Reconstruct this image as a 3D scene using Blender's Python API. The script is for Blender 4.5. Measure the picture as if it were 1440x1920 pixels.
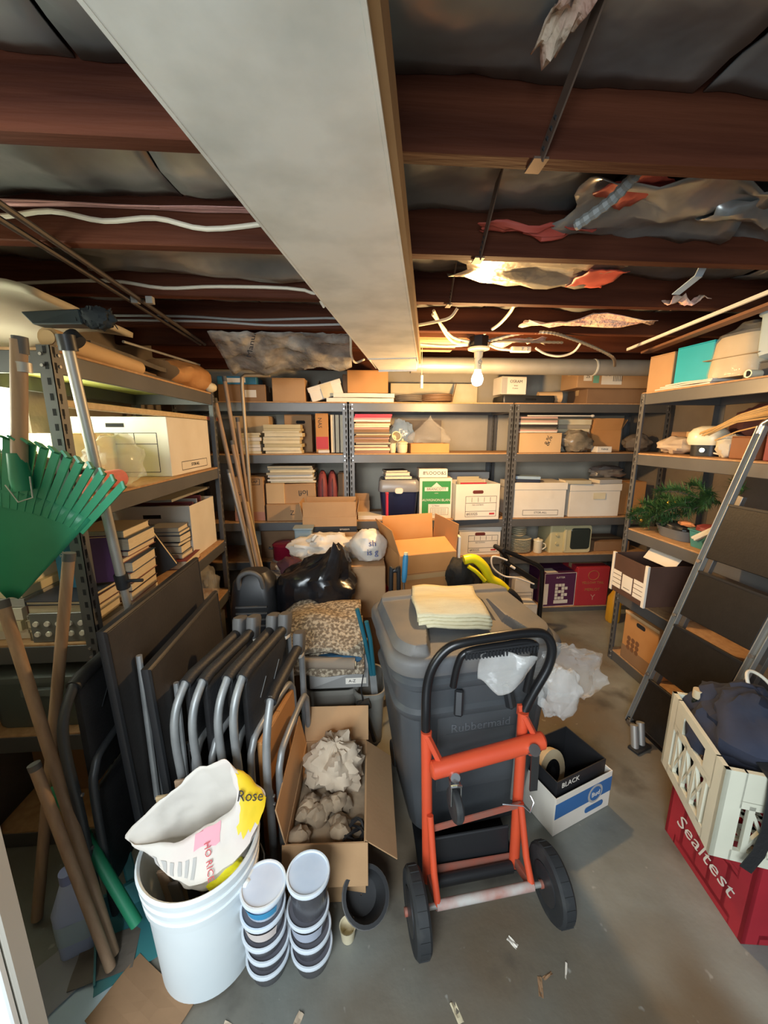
import bpy, bmesh, math, random
from mathutils import Vector, Matrix, noise as mnoise
R = math.radians
random.seed(7)
scn = bpy.context.scene
C = scn.collection
for o in list(bpy.data.objects): bpy.data.objects.remove(o)

# ---------------------------------------------------------------- camera, world, lights, exposure
cam = bpy.data.cameras.new('camera'); cam.sensor_fit = 'HORIZONTAL'; cam.sensor_width = 36.0; cam.lens = 18.0
cam.clip_start = 0.02
co = bpy.data.objects.new('camera', cam); C.objects.link(co)
co.location = (0, 0, 1.45)
co.rotation_euler = (R(90) - math.atan(147 / 720), 0, -R(4.05))
scn.camera = co
w = bpy.data.worlds.new('world'); scn.world = w; w.use_nodes = True
w.node_tree.nodes['Background'].inputs[0].default_value = (0.78, 0.9, 1.0, 1)
w.node_tree.nodes['Background'].inputs[1].default_value = 0.22

def area(name, loc, target, size, sy, energy, col):
    l = bpy.data.lights.new(name, 'AREA'); l.shape = 'RECTANGLE'; l.size = size; l.size_y = sy
    l.energy = energy; l.color = col
    o = bpy.data.objects.new(name, l); C.objects.link(o); o.location = loc
    o.rotation_euler = (Vector(target) - Vector(loc)).to_track_quat('-Z', 'Y').to_euler()
    return o
# daylight that falls through the doorway the photographer stands in
area('doorway_daylight', (-0.55, -1.05, 1.35), (0.0, 1.0, 0.7), 1.1, 1.0, 33, (0.82, 0.93, 1.0))
# added lamp, high behind and left of the camera, brightens the left joists
area('added_high_light', (-0.42, -0.75, 1.86), (-0.42, 1.0, 1.75), 0.5, 0.22, 17, (0.9, 0.96, 1.0))
vs = scn.view_settings
vs.view_transform = 'Standard'; vs.look = 'None'; vs.gamma = 1; vs.use_curve_mapping = False; vs.exposure = 0.62
BULB_W = 40.0

# ---------------------------------------------------------------- materials
MATS = {}
def mat(name, col, rough=0.65, metal=0.0, col2=None, scale=6.0, bump=0.0, bscale=None, alpha=1.0, emit=None, estr=0.0,
        stretch=(1, 1, 1), trans=0.0, lo=0.35, hi=0.65, detail=4.0, sub=0.0):
    if name in MATS: return MATS[name]
    m = bpy.data.materials.new(name); m.use_nodes = True; nt = m.node_tree; b = nt.nodes['Principled BSDF']
    b.inputs['Base Color'].default_value = (*col, 1); b.inputs['Roughness'].default_value = rough
    b.inputs['Metallic'].default_value = metal; b.inputs['Alpha'].default_value = alpha
    b.inputs['Transmission Weight'].default_value = trans
    if emit: b.inputs['Emission Color'].default_value = (*emit, 1); b.inputs['Emission Strength'].default_value = estr
    if col2 or bump:
        tc = nt.nodes.new('ShaderNodeTexCoord'); mp = nt.nodes.new('ShaderNodeMapping'); mp.inputs['Scale'].default_value = stretch
        nt.links.new(tc.outputs['Object'], mp.inputs[0])
        n = nt.nodes.new('ShaderNodeTexNoise'); n.inputs['Scale'].default_value = scale; n.inputs['Detail'].default_value = detail
        nt.links.new(mp.outputs[0], n.inputs['Vector'])
    if col2:
        r = nt.nodes.new('ShaderNodeValToRGB'); r.color_ramp.elements[0].position = lo; r.color_ramp.elements[1].position = hi
        r.color_ramp.elements[0].color = (*col, 1); r.color_ramp.elements[1].color = (*col2, 1)
        nt.links.new(n.outputs['Fac'], r.inputs[0]); nt.links.new(r.outputs[0], b.inputs['Base Color'])
    if bump:
        n2 = nt.nodes.new('ShaderNodeTexNoise'); n2.inputs['Scale'].default_value = bscale or scale * 4; n2.inputs['Detail'].default_value = 3
        nt.links.new(mp.outputs[0], n2.inputs['Vector'])
        bp = nt.nodes.new('ShaderNodeBump'); bp.inputs['Strength'].default_value = bump; bp.inputs['Distance'].default_value = 0.01
        nt.links.new(n2.outputs['Fac'], bp.inputs['Height']); nt.links.new(bp.outputs[0], b.inputs['Normal'])
    MATS[name] = m
    return m
card = mat('cardboard', (0.40, 0.235, 0.115), 0.85, col2=(0.48, 0.29, 0.145), scale=3, bump=0.05, bscale=60)
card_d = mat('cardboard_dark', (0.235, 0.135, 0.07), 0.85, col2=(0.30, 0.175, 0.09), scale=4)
card_l = mat('cardboard_light', (0.56, 0.37, 0.19), 0.85, col2=(0.63, 0.43, 0.23), scale=3)
card_o = mat('cardboard_orange', (0.50, 0.235, 0.075), 0.8, col2=(0.56, 0.28, 0.10), scale=4)
white_b = mat('white_board', (0.72, 0.66, 0.56), 0.75, col2=(0.80, 0.75, 0.66), scale=4)
cream = mat('cream_paper', (0.66, 0.56, 0.36), 0.8, col2=(0.74, 0.66, 0.46), scale=8)
pages = mat('book_pages', (0.70, 0.58, 0.40), 0.85, col2=(0.78, 0.68, 0.50), scale=30, stretch=(1, 1, 12))
ink = mat('ink', (0.03, 0.028, 0.03), 0.7)
redink = mat('red_ink', (0.5, 0.04, 0.05), 0.6)
steel = mat('rack_steel', (0.115, 0.118, 0.12), 0.42, 0.35, col2=(0.15, 0.15, 0.15), scale=3)
bolt = mat('bright_rivet', (0.6, 0.6, 0.62), 0.3, 0.9)
slotm = mat('slot_dark', (0.012, 0.012, 0.014), 0.9)
deck = mat('particle_board', (0.42, 0.235, 0.11), 0.8, col2=(0.52, 0.31, 0.15), scale=40)
joist_m = mat('joist_wood', (0.034, 0.008, 0.0035), 0.7, col2=(0.10, 0.030, 0.014), scale=2.2, stretch=(0.4, 4, 6), bump=0.25, bscale=14)
sub_m = mat('subfloor_wood', (0.07, 0.035, 0.02), 0.8, col2=(0.12, 0.06, 0.035), scale=3, stretch=(0.5, 5, 1))
foil = mat('foil_facing', (0.20, 0.215, 0.22), 0.3, 0.55, col2=(0.46, 0.46, 0.43), scale=3.5, bump=1.0, bscale=6, lo=.3, hi=.75)
foil_b = mat('foil_bright', (0.62, 0.60, 0.52), 0.28, 0.8, col2=(0.75, 0.72, 0.62), scale=8, bump=0.8, bscale=12)
redprint = mat('red_print', (0.36, 0.05, 0.035), 0.5, col2=(0.46, 0.09, 0.06), scale=9)
wool = mat('pink_wool', (0.62, 0.50, 0.38), 0.95, col2=(0.72, 0.42, 0.36), scale=14, bump=0.8, bscale=40)
galv = mat('galvanised_duct', (0.60, 0.61, 0.55), 0.42, 0.2, col2=(0.78, 0.78, 0.71), scale=9, bump=0.12, bscale=12, detail=8, lo=.3, hi=.6)
galv_d = mat('galvanised_dull', (0.36, 0.35, 0.32), 0.5, 0.5, col2=(0.46, 0.45, 0.42), scale=5)
blackm = mat('black_metal', (0.012, 0.012, 0.013), 0.3, 0.2)
blackp = mat('black_plastic', (0.018, 0.019, 0.021), 0.42)
blackv = mat('black_vinyl', (0.013, 0.013, 0.014), 0.55, col2=(0.019, 0.019, 0.02), scale=8, bump=0.15, bscale=120)
rubber = mat('rubber', (0.022, 0.024, 0.026), 0.7, col2=(0.06, 0.06, 0.055), scale=14, lo=0.5, hi=0.8)
greytube = mat('grey_tube', (0.23, 0.24, 0.24), 0.45, 0.4, col2=(0.34, 0.35, 0.35), scale=10)
greycap = mat('grey_cap', (0.10, 0.095, 0.09), 0.6)
canm = mat('can_plastic', (0.058, 0.064, 0.070), 0.4, col2=(0.072, 0.078, 0.084), scale=5, bump=0.04, bscale=50)
lidm = mat('can_lid_dusty', (0.10, 0.105, 0.112), 0.6, col2=(0.19, 0.165, 0.135), scale=4, lo=0.4, hi=0.75, bump=0.06, bscale=80)
redp = mat('red_enamel', (0.66, 0.085, 0.03), 0.38, col2=(0.60, 0.075, 0.03), scale=8)
redrust = mat('red_dull', (0.36, 0.09, 0.055), 0.6, col2=(0.26, 0.11, 0.08), scale=20)
chrome = mat('chrome', (0.62, 0.62, 0.62), 0.22, 0.95)
alum = mat('aluminium', (0.46, 0.45, 0.42), 0.5, 0.6, col2=(0.36, 0.35, 0.32), scale=8, stretch=(1, 1, .1))
wood_p = mat('handle_wood', (0.30, 0.19, 0.115), 0.6, col2=(0.40, 0.27, 0.17), scale=6, stretch=(8, 8, .6))
wood_l = mat('pale_wood', (0.55, 0.40, 0.22), 0.65, col2=(0.64, 0.48, 0.28), scale=6, stretch=(.6, 8, 8))
green = mat('rake_green', (0.015, 0.19, 0.095), 0.42, col2=(0.022, 0.25, 0.125), scale=5)
teal = mat('teal_plastic', (0.03, 0.15, 0.17), 0.5, col2=(0.04, 0.19, 0.2), scale=5)
tealbox = mat('teal_box', (0.01, 0.36, 0.46), 0.5, col2=(0.015, 0.41, 0.52), scale=4)
bluep = mat('blue_plastic', (0.04, 0.20, 0.36), 0.4)
bluegrey = mat('pale_blue_plastic', (0.40, 0.52, 0.60), 0.45, col2=(0.46, 0.57, 0.64), scale=6)
navy = mat('navy_plastic', (0.010, 0.014, 0.05), 0.35)
navyc = mat('navy_cloth', (0.016, 0.021, 0.040), 0.85, col2=(0.028, 0.034, 0.06), scale=8, bump=0.3, bscale=25)
bucketm = mat('bucket_white', (0.72, 0.77, 0.78), 0.42, col2=(0.66, 0.72, 0.74), scale=4)
tubm = mat('tub_dark', (0.055, 0.055, 0.065), 0.25, col2=(0.085, 0.083, 0.092), scale=10)
lidblue = mat('tub_lid', (0.52, 0.60, 0.72), 0.35, col2=(0.60, 0.67, 0.78), scale=12)
lidrim = mat('tub_rim', (0.66, 0.72, 0.78), 0.35)
clearp = mat('clear_plastic', (0.85, 0.84, 0.80), 0.12, alpha=0.13, bump=0.9, bscale=14)
clearw = mat('milky_plastic', (0.75, 0.74, 0.71), 0.18, alpha=0.27, bump=0.8, bscale=16)
bagw = mat('white_bag', (0.62, 0.57, 0.50), 0.4, col2=(0.72, 0.68, 0.62), scale=6, bump=0.5, bscale=14)
bagb = mat('black_bag', (0.010, 0.010, 0.012), 0.25, bump=0.5, bscale=9)
ricem = mat('rice_bag', (0.62, 0.58, 0.52), 0.6, col2=(0.66, 0.52, 0.49), scale=5, lo=0.45, hi=0.75, bump=0.25, bscale=14)
yellowp = mat('yellow_print', (0.78, 0.56, 0.02), 0.5)
yellowt = mat('yellow_plastic', (0.80, 0.68, 0.01), 0.35)
towel = mat('cloth_towel', (0.70, 0.63, 0.42), 0.95, col2=(0.62, 0.55, 0.36), scale=10, stretch=(1, 5, 1), bump=0.4, bscale=90)
carpet_m = mat('carpet', (0.16, 0.12, 0.08), 0.95, col2=(0.46, 0.38, 0.27), scale=75, lo=0.45, hi=0.6, bump=0.8, bscale=120)
kraft = mat('kraft_crumpled', (0.40, 0.31, 0.22), 0.85, col2=(0.52, 0.42, 0.31), scale=6, bump=0.5, bscale=14)
dirtm = mat('rubble', (0.20, 0.15, 0.10), 0.95, col2=(0.42, 0.31, 0.20), scale=12)
greyplas = mat('grey_basket', (0.24, 0.23, 0.20), 0.55, col2=(0.27, 0.26, 0.23), scale=5)
greyboard = mat('grey_board', (0.42, 0.41, 0.39), 0.7)
cratew = mat('crate_cream', (0.72, 0.71, 0.57), 0.5, col2=(0.66, 0.65, 0.52), scale=9)
crater = mat('crate_red', (0.44, 0.02, 0.035), 0.45, col2=(0.37, 0.018, 0.03), scale=7)
maroon = mat('maroon', (0.20, 0.035, 0.035), 0.6, col2=(0.26, 0.05, 0.05), scale=6)
redpap = mat('red_paper', (0.50, 0.02, 0.05), 0.5)
pinkm = mat('pink_cloth', (0.72, 0.22, 0.20), 0.85, bump=0.4, bscale=40)
purple = mat('purple_box', (0.085, 0.02, 0.07), 0.6)
redbox = mat('red_box', (0.42, 0.03, 0.04), 0.55)
greenbox = mat('green_box', (0.03, 0.25, 0.06), 0.6)
bluebox = mat('blue_print', (0.035, 0.14, 0.36), 0.55)
tvm = mat('tv_cream', (0.52, 0.46, 0.25), 0.5, col2=(0.56, 0.50, 0.29), scale=5)
screen = mat('tv_screen', (0.03, 0.038, 0.034), 0.12)
porc = mat('porcelain', (0.80, 0.74, 0.55), 0.3)
wirem = mat('cream_cable', (0.66, 0.60, 0.48), 0.5)
wireg = mat('grey_cable', (0.33, 0.33, 0.32), 0.5)
armor = mat('armored_cable', (0.5, 0.46, 0.40), 0.35, 0.8)
tan = mat('tan_wrap', (0.56, 0.44, 0.27), 0.6, col2=(0.64, 0.52, 0.34), scale=7)
wicker = mat('reed', (0.56, 0.34, 0.12), 0.6, col2=(0.66, 0.42, 0.17), scale=9)
leaf = mat('needle_green', (0.025, 0.075, 0.02), 0.6, col2=(0.055, 0.14, 0.035), scale=9)
bottleb = mat('blue_white', (0.42, 0.50, 0.72), 0.4)
yellowlight = mat('shelf_underside', (0.72, 0.74, 0.24), 0.6)  # yellow-green light under the top shelf, put into the colour
bone = mat('offwhite_paint', (0.66, 0.63, 0.56), 0.55)
orangej = mat('amber_bottle', (0.62, 0.33, 0.02), 0.35)
darkpap = mat('dark_paper', (0.10, 0.085, 0.07), 0.8, col2=(0.17, 0.14, 0.11), scale=6)

joist_m.node_tree.nodes['Principled BSDF'].inputs['Specular IOR Level'].default_value = 0.15
# ---------------------------------------------------------------- mesh helpers
class MB:
    def __init__(s): s.v = []; s.f = []
    def add(s, vs, fs, M=None):
        k = len(s.v)
        s.v += [tuple(M @ Vector(p)) for p in vs] if M is not None else [tuple(p) for p in vs]
        s.f += [tuple(i + k for i in f) for f in fs]; return s
    def box(s, x0, x1, y0, y1, z0, z1, M=None):
        v = [(x0, y0, z0), (x1, y0, z0), (x1, y1, z0), (x0, y1, z0), (x0, y0, z1), (x1, y0, z1), (x1, y1, z1), (x0, y1, z1)]
        return s.add(v, [(0, 3, 2, 1), (4, 5, 6, 7), (0, 1, 5, 4), (1, 2, 6, 5), (2, 3, 7, 6), (3, 0, 4, 7)], M)
    def hexa(s, pts): return s.add(pts, [(0, 3, 2, 1), (4, 5, 6, 7), (0, 1, 5, 4), (1, 2, 6, 5), (2, 3, 7, 6), (3, 0, 4, 7)])
    def bar(s, a, b, w, t, up=(0, 0, 1)):
        a = Vector(a); b = Vector(b); d = (b - a).normalized(); u = Vector(up)
        x = d.cross(u)
        if x.length < 1e-4: x = d.cross(Vector((1, 0, 0)))
        x.normalize(); y = x.cross(d).normalized(); x *= w / 2; y *= t / 2
        return s.hexa([a - x - y, a + x - y, a + x + y, a - x + y, b - x - y, b + x - y, b + x + y, b - x + y])
    def tube(s, pts, r, n=8, closed=False, radii=None):
        pts = [Vector(p) for p in pts]; L = len(pts); rings = []; ref = None
        for i, p in enumerate(pts):
            if closed: d = pts[(i + 1) % L] - pts[i - 1]
            else: d = pts[min(i + 1, L - 1)] - pts[max(i - 1, 0)]
            d.normalize()
            if ref is None:
                ref = d.cross(Vector((0, 0, 1)))
                if ref.length < 1e-3: ref = d.cross(Vector((1, 0, 0)))
            ref = (ref - d * ref.dot(d)); ref.normalize(); b = d.cross(ref)
            rr = radii[i] if radii else r
            rings.append([p + (ref * math.cos(2 * math.pi * k / n) + b * math.sin(2 * math.pi * k / n)) * rr for k in range(n)])
        v = [q for g in rings for q in g]; f = []
        for i in range(L if closed else L - 1):
            for k in range(n):
                j = (i + 1) % L; f.append((i * n + k, i * n + (k + 1) % n, j * n + (k + 1) % n, j * n + k))
        if not closed: f += [tuple(range(n))[::-1], tuple((L - 1) * n + k for k in range(n))]
        return s.add(v, f)
    def lathe(s, prof, n=24, M=None, cap=True):
        v = []; f = []
        for r, z in prof:
            for k in range(n): a = 2 * math.pi * k / n; v.append((r * math.cos(a), r * math.sin(a), z))
        for i in range(len(prof) - 1):
            for k in range(n): f.append((i * n + k, i * n + (k + 1) % n, (i + 1) * n + (k + 1) % n, (i + 1) * n + k))
        if cap:
            f.append(tuple(range(n))[::-1]); f.append(tuple((len(prof) - 1) * n + k for k in range(n)))
        return s.add(v, f, M)
    def grid(s, fn, nu, nv):
        v = [fn(i / nu, j / nv) for j in range(nv + 1) for i in range(nu + 1)]
        f = [(j * (nu + 1) + i, j * (nu + 1) + i + 1, (j + 1) * (nu + 1) + i + 1, (j + 1) * (nu + 1) + i) for j in range(nv) for i in range(nu)]
        return s.add(v, f)
    def loft(s, secs, n=32, cap0=True, cap1=True, ring=None):
        v = []; f = []
        for sec in secs:
            v += ring(sec, n)
        for i in range(len(secs) - 1):
            for k in range(n): f.append((i * n + k, i * n + (k + 1) % n, (i + 1) * n + (k + 1) % n, (i + 1) * n + k))
        if cap0: f.append(tuple(range(n))[::-1])
        if cap1: f.append(tuple((len(secs) - 1) * n + k for k in range(n)))
        return s.add(v, f)
    def build(s, name, m, parent=None, loc=None, rot=None, smooth=False, bevel=0, solid=0, sub=0, kind=None):
        me = bpy.data.meshes.new(name); me.from_pydata(s.v, [], s.f)
        bm = bmesh.new(); bm.from_mesh(me); bmesh.ops.recalc_face_normals(bm, faces=bm.faces)
        if bevel: bmesh.ops.bevel(bm, geom=bm.edges, offset=bevel, segments=1, affect='EDGES')
        bm.to_mesh(me); bm.free()
        if smooth:
            me.polygons.foreach_set('use_smooth', [True] * len(me.polygons))
            try: me.set_sharp_from_angle(angle=R(38))
            except Exception: pass
        me.materials.append(m)
        o = bpy.data.objects.new(name, me); C.objects.link(o)
        if parent is not None: o.parent = parent
        if loc is not None: o.location = loc
        if rot is not None: o.rotation_euler = rot
        if solid: md = o.modifiers.new('solid', 'SOLIDIFY'); md.thickness = solid; md.offset = 0
        if sub: md = o.modifiers.new('sub', 'SUBSURF'); md.levels = sub; md.render_levels = sub
        if kind: o['kind'] = kind
        return o
def rrect(sec, n):
    """rounded rectangle ring: (z, half w, half d, corner r[, cx, cy])"""
    z, a, b, r = sec[:4]; cx, cy = sec[4:6] if len(sec) > 5 else (0, 0); r = min(r, a - 1e-4, b - 1e-4); out = []
    q = n // 4
    for c, (sx, sy) in enumerate(((1, 1), (-1, 1), (-1, -1), (1, -1))):
        for k in range(q):
            t = (c + k / (q - 1)) * math.pi / 2
            out.append((cx + sx * (a - r) + r * math.cos(t), cy + sy * (b - r) + r * math.sin(t), z))
    return out
def nz(x, y, z, k=1.0): return mnoise.noise(Vector((x * k, y * k, z * k)))
def tag(o, label, cat, group=None):
    o['label'] = label; o['category'] = cat
    if group: o['group'] = group
    return o
def thing(name, label, cat, loc=(0, 0, 0), rz=0, group=None, rot=None):
    o = bpy.data.objects.new(name, None); C.objects.link(o); o.empty_display_size = 0.05
    o.location = loc; o.rotation_euler = rot if rot else (0, 0, R(rz)); return tag(o, label, cat, group)
def st(o): o['kind'] = 'structure'; return o
ORD = ['topmost', 'second', 'third', 'fourth', 'fifth', 'sixth', 'seventh', 'eighth', 'ninth', 'tenth', 'eleventh', 'twelfth',
       'thirteenth', 'fourteenth', 'fifteenth', 'sixteenth', 'seventeenth', 'eighteenth', 'nineteenth', 'twentieth']
def bx(name, m, x0, x1, y0, y1, z0, z1, parent=None, bevel=0.0015): return MB().box(x0, x1, y0, y1, z0, z1).build(name, m, parent, bevel=bevel)
def text(s, size, m, parent, loc, rot=(R(90), 0, 0), name='lettering', align='CENTER', shear=0, sx=1.0):
    cu = bpy.data.curves.new(name, 'FONT'); cu.body = s; cu.size = size; cu.align_x = align; cu.align_y = 'CENTER'; cu.shear = shear
    cu.resolution_u = 2; cu.extrude = 0.0004
    t = bpy.data.objects.new(name, cu); C.objects.link(t)
    bpy.context.view_layer.update()
    me = bpy.data.meshes.new_from_object(t.evaluated_get(bpy.context.evaluated_depsgraph_get()))
    bpy.data.objects.remove(t); me.materials.clear(); me.materials.append(m); me.name = name
    o = bpy.data.objects.new(name, me); C.objects.link(o); o.parent = parent; o.location = loc; o.rotation_euler = rot; o.scale = (sx, 1, 1)
    return o
def frame_lines(parent, m, x0, x1, z0, z1, y, t=0.003, hs=(), vs_=(), name='printed_frame'):
    b = MB(); e = 0.0006
    for z in (z0, z1, *hs): b.box(x0, x1, y - e, y, z - t / 2, z + t / 2)
    for x in (x0, x1): b.box(x - t / 2, x + t / 2, y - e, y, z0, z1)
    for (x, a, c) in vs_: b.box(x - t / 2, x + t / 2, y - e, y, a, c)
    return b.build(name, m, parent)

def blob(name, label, cat, c, rad, m, amp=.25, freq=2.2, seed=0, n=28, flat=None, group=None, fine=.06, extra=None, parent=None, solid=0):
    b = MB(); V = []; F = []; nv = n // 2
    for j in range(nv + 1):
        th = math.pi * j / nv
        for i in range(n):
            ph = 2 * math.pi * i / n; d = Vector((math.sin(th) * math.cos(ph), math.sin(th) * math.sin(ph), math.cos(th)))
            s = 1 + amp * nz(d.x + seed, d.y, d.z, freq) + fine * abs(nz(d.x, d.y + seed, d.z, freq * 3.2)) * 2
            p = Vector((c[0] + d.x * rad[0] * s, c[1] + d.y * rad[1] * s, c[2] + d.z * rad[2] * s))
            if extra: p = extra(p, d)
            if flat is not None and p.z < flat: p.z = flat
            V.append(p)
    for j in range(nv):
        for i in range(n): F.append((j * n + i, j * n + (i + 1) % n, (j + 1) * n + (i + 1) % n, (j + 1) * n + i))
    b.add(V, F); o = b.build(name, m, parent, smooth=True)
    return o if parent is not None else tag(o, label, cat, group)
# ---------------------------------------------------------------- structure
ZJ = 1.95      # underside of the joists
fl = mat('concrete_floor', (0.085, 0.07, 0.05), 0.55)
def floor_material():
    nt = fl.node_tree; b = nt.nodes['Principled BSDF']
    tc = nt.nodes.new('ShaderNodeTexCoord')
    def noise(sc, det=5):
        n = nt.nodes.new('ShaderNodeTexNoise'); n.inputs['Scale'].default_value = sc; n.inputs['Detail'].default_value = det
        nt.links.new(tc.outputs['Object'], n.inputs['Vector']); return n
    def ramp(src, c0, c1, lo, hi):
        r = nt.nodes.new('ShaderNodeValToRGB'); r.color_ramp.elements[0].position = lo; r.color_ramp.elements[1].position = hi
        r.color_ramp.elements[0].color = (*c0, 1); r.color_ramp.elements[1].color = (*c1, 1); nt.links.new(src.outputs['Fac'], r.inputs[0]); return r
    a = ramp(noise(2.2, 6), (0.135, 0.142, 0.125), (0.275, 0.29, 0.265), 0.35, 0.68)
    c = ramp(noise(1.3, 3), (0, 0, 0), (1, 1, 1), 0.42, 0.58)
    mx = nt.nodes.new('ShaderNodeMixRGB'); mx.inputs[2].default_value = (0.145, 0.112, 0.075, 1)
    nt.links.new(c.outputs[0], mx.inputs[0]); nt.links.new(a.outputs[0], mx.inputs[1])
    sp = ramp(noise(26, 2), (0, 0, 0), (0.55, 0.55, 0.55), 0.70, 0.76)
    m2 = nt.nodes.new('ShaderNodeMixRGB'); m2.inputs[2].default_value = (0.42, 0.42, 0.38, 1)
    nt.links.new(sp.outputs[0], m2.inputs[0]); nt.links.new(mx.outputs[0], m2.inputs[1])
    ds = ramp(noise(3.1, 7), (0, 0, 0), (0.75, 0.75, 0.75), 0.58, 0.68)
    m3 = nt.nodes.new('ShaderNodeMixRGB'); m3.inputs[2].default_value = (0.055, 0.048, 0.04, 1)
    nt.links.new(ds.outputs[0], m3.inputs[0]); nt.links.new(m2.outputs[0], m3.inputs[1])
    nt.links.new(m3.outputs[0], b.inputs['Base Color'])
    rr = nt.nodes.new('ShaderNodeMapRange'); rr.inputs[3].default_value = 0.32; rr.inputs[4].default_value = 0.62
    nt.links.new(noise(3).outputs['Fac'], rr.inputs[0]); nt.links.new(rr.outputs[0], b.inputs['Roughness'])
    bp = nt.nodes.new('ShaderNodeBump'); bp.inputs['Strength'].default_value = 0.2; bp.inputs['Distance'].default_value = 0.01
    nt.links.new(noise(22).outputs['Fac'], bp.inputs['Height']); nt.links.new(bp.outputs[0], b.inputs['Normal'])
floor_material()
st(MB().box(-1.5, 2.55, -1.6, 3.5, -0.1, 0).build('floor', fl))
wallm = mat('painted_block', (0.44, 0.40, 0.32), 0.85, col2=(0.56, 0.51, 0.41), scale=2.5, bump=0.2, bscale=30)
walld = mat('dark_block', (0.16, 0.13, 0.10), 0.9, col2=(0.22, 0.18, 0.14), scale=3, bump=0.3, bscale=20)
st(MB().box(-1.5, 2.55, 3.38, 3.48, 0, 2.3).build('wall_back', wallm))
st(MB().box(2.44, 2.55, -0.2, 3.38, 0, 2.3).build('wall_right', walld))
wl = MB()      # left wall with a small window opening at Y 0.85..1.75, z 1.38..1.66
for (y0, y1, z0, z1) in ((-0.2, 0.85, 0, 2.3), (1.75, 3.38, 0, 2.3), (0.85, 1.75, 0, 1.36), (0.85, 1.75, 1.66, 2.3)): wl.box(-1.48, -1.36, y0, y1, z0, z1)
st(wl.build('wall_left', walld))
win = st(MB().box(-1.46, -1.38, 0.85, 0.88, 1.36, 1.66).box(-1.46, -1.38, 1.72, 1.75, 1.36, 1.66).box(-1.46, -1.38, 0.88, 1.72, 1.36, 1.385).box(-1.46, -1.38, 0.88, 1.72, 1.635, 1.66).box(-1.45, -1.39, 1.285, 1.315, 1.385, 1.635).build('window_1', bone))
for y in (0.88, 1.315):
    bx('pane', mat('daylit_pane', (0.9, 0.9, 0.85), 0.3, emit=(0.95, 1.0, 0.82), estr=16.0), -1.425, -1.42, y, y + 0.405, 1.385, 1.635, win, 0)
st(MB().box(-1.48, -0.70, 0.572, 0.61, 0, 2.3).build('wall_front', bone))
jm = st(MB().box(-0.699, -0.646, 0.571, 0.612, 0, 2.3).build('trim_1', mat('jamb_paint', (0.45, 0.42, 0.36), 0.6), bevel=0.004))
bx('door_casing', mat('jamb_white', (0.8, 0.82, 0.8), 0.5), -0.76, -0.652, 0.556, 0.570, 0, 2.1, jm, 0.003)
ceil = st(MB().box(-1.5, 2.55, -1.6, 3.5, 2.16, 2.3).build('ceiling', sub_m))
JY = [0.008, 0.412, 0.818, 1.222, 1.63, 2.04, 2.45, 2.86, 3.27]
for i, y in enumerate(JY):
    b = MB(); n = 14
    def jf(u, v, y=y, i=i): return None
    b.box(-1.36, 2.44, y - 0.019, y + 0.019, ZJ + 0.003 * math.sin(i * 2.1), 2.16)
    b.build('joist', joist_m, ceil, bevel=0.003)
for i, y in enumerate(JY[:-1]):      # foil faced batts sagging between the joists
    y0, y1 = y + 0.022, JY[i + 1] - 0.022
    for (x0, x1) in ((-1.36, -0.45), (-0.44, 0.62), (0.64, 1.5), (1.52, 2.44)):
        sag = random.uniform(0.02, 0.06)
        def fn(u, v, x0=x0, x1=x1, sag=sag, i=i):
            X = x0 + (x1 - x0) * u; Y = y0 + (y1 - y0) * v
            z = 2.062 - 0.6 * sag * math.sin(math.pi * v) * (0.6 + 0.4 * math.sin(math.pi * u)) + 0.022 * nz(X, Y, i * 3.1, 5.0) + 0.01 * nz(X, Y, i, 14)
            return (X, Y, z)
        MB().grid(fn, 26, 10).build('insulation_batt', foil, ceil, smooth=True, solid=0.004)
# torn and printed pieces of foil facing, plus one painted glint line
def scrap(name, m, c, wx, wy, dz, seed, parent=ceil, n=10, rz=0, tilt=0):
    ca, sa = math.cos(R(rz)), math.sin(R(rz))
    def fn(u, v):
        a = (u - .5) * wx * (1 + .25 * nz(v * 3, seed, 0)); b = (v - .5) * wy * (1 + .3 * nz(u * 3, 0, seed))
        return (c[0] + a * ca - b * sa, c[1] + a * sa + b * ca, c[2] + tilt * a + dz * nz(u * 2.5, v * 2.5, seed) + dz * .4 * nz(u * 7, v * 7, seed))
    return MB().grid(fn, n, n).build(name, m, parent, smooth=True, solid=0.002)
scrap('foil_scrap_or_glint', foil_b, (0.62, 1.43, 2.005), 0.52, 0.22, 0.03, 1)
scrap('foil_scrap_or_glint', redprint, (0.86, 1.45, 1.99), 0.14, 0.16, 0.008, 2)
scrap('foil_scrap_or_glint', redprint, (0.66, 0.99, 2.012), 0.13, 0.13, 0.015, 3, rz=30)
scrap('foil_scrap_or_glint', redprint, (0.50, 1.16, 2.0), 0.30, 0.05, 0.03, 5)
scrap('foil_scrap_or_glint', foil, (0.80, 1.08, 2.01), 0.52, 0.26, 0.04, 4)
scrap('foil_scrap_or_glint', foil, (1.10, 1.12, 2.015), 0.40, 0.2, 0.04, 6)
scrap('foil_scrap_or_glint', mat('pink_glint', (.42, .22, .2), .3, .4), (-0.7, 1.18, 2.03), 1.0, 0.022, 0.012, 8)  # thin pink glint drawn as a coloured strip
scrap('wool_scrap', wool, (1.05, 1.80, 1.945), 0.55, 0.10, 0.03, 9, rz=-8)
scrap('wool_scrap', wool, (1.32, 1.62, 1.975), 0.16, 0.14, 0.05, 10)
scrap('wool_scrap', wool, (0.30, 0.62, 2.02), 0.05, 0.16, 0.03, 12)
scrap('wool_scrap', wool, (-0.29, 0.52, 1.99), 0.10, 0.14, 0.04, 13)
scrap('wool_scrap', wool, (0.90, 2.22, 1.955), 0.28, 0.12, 0.04, 14)
scrap('foil_scrap_or_glint', foil, (-0.5, 1.42, 2.01), 0.8, 0.3, 0.03, 15)
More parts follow.
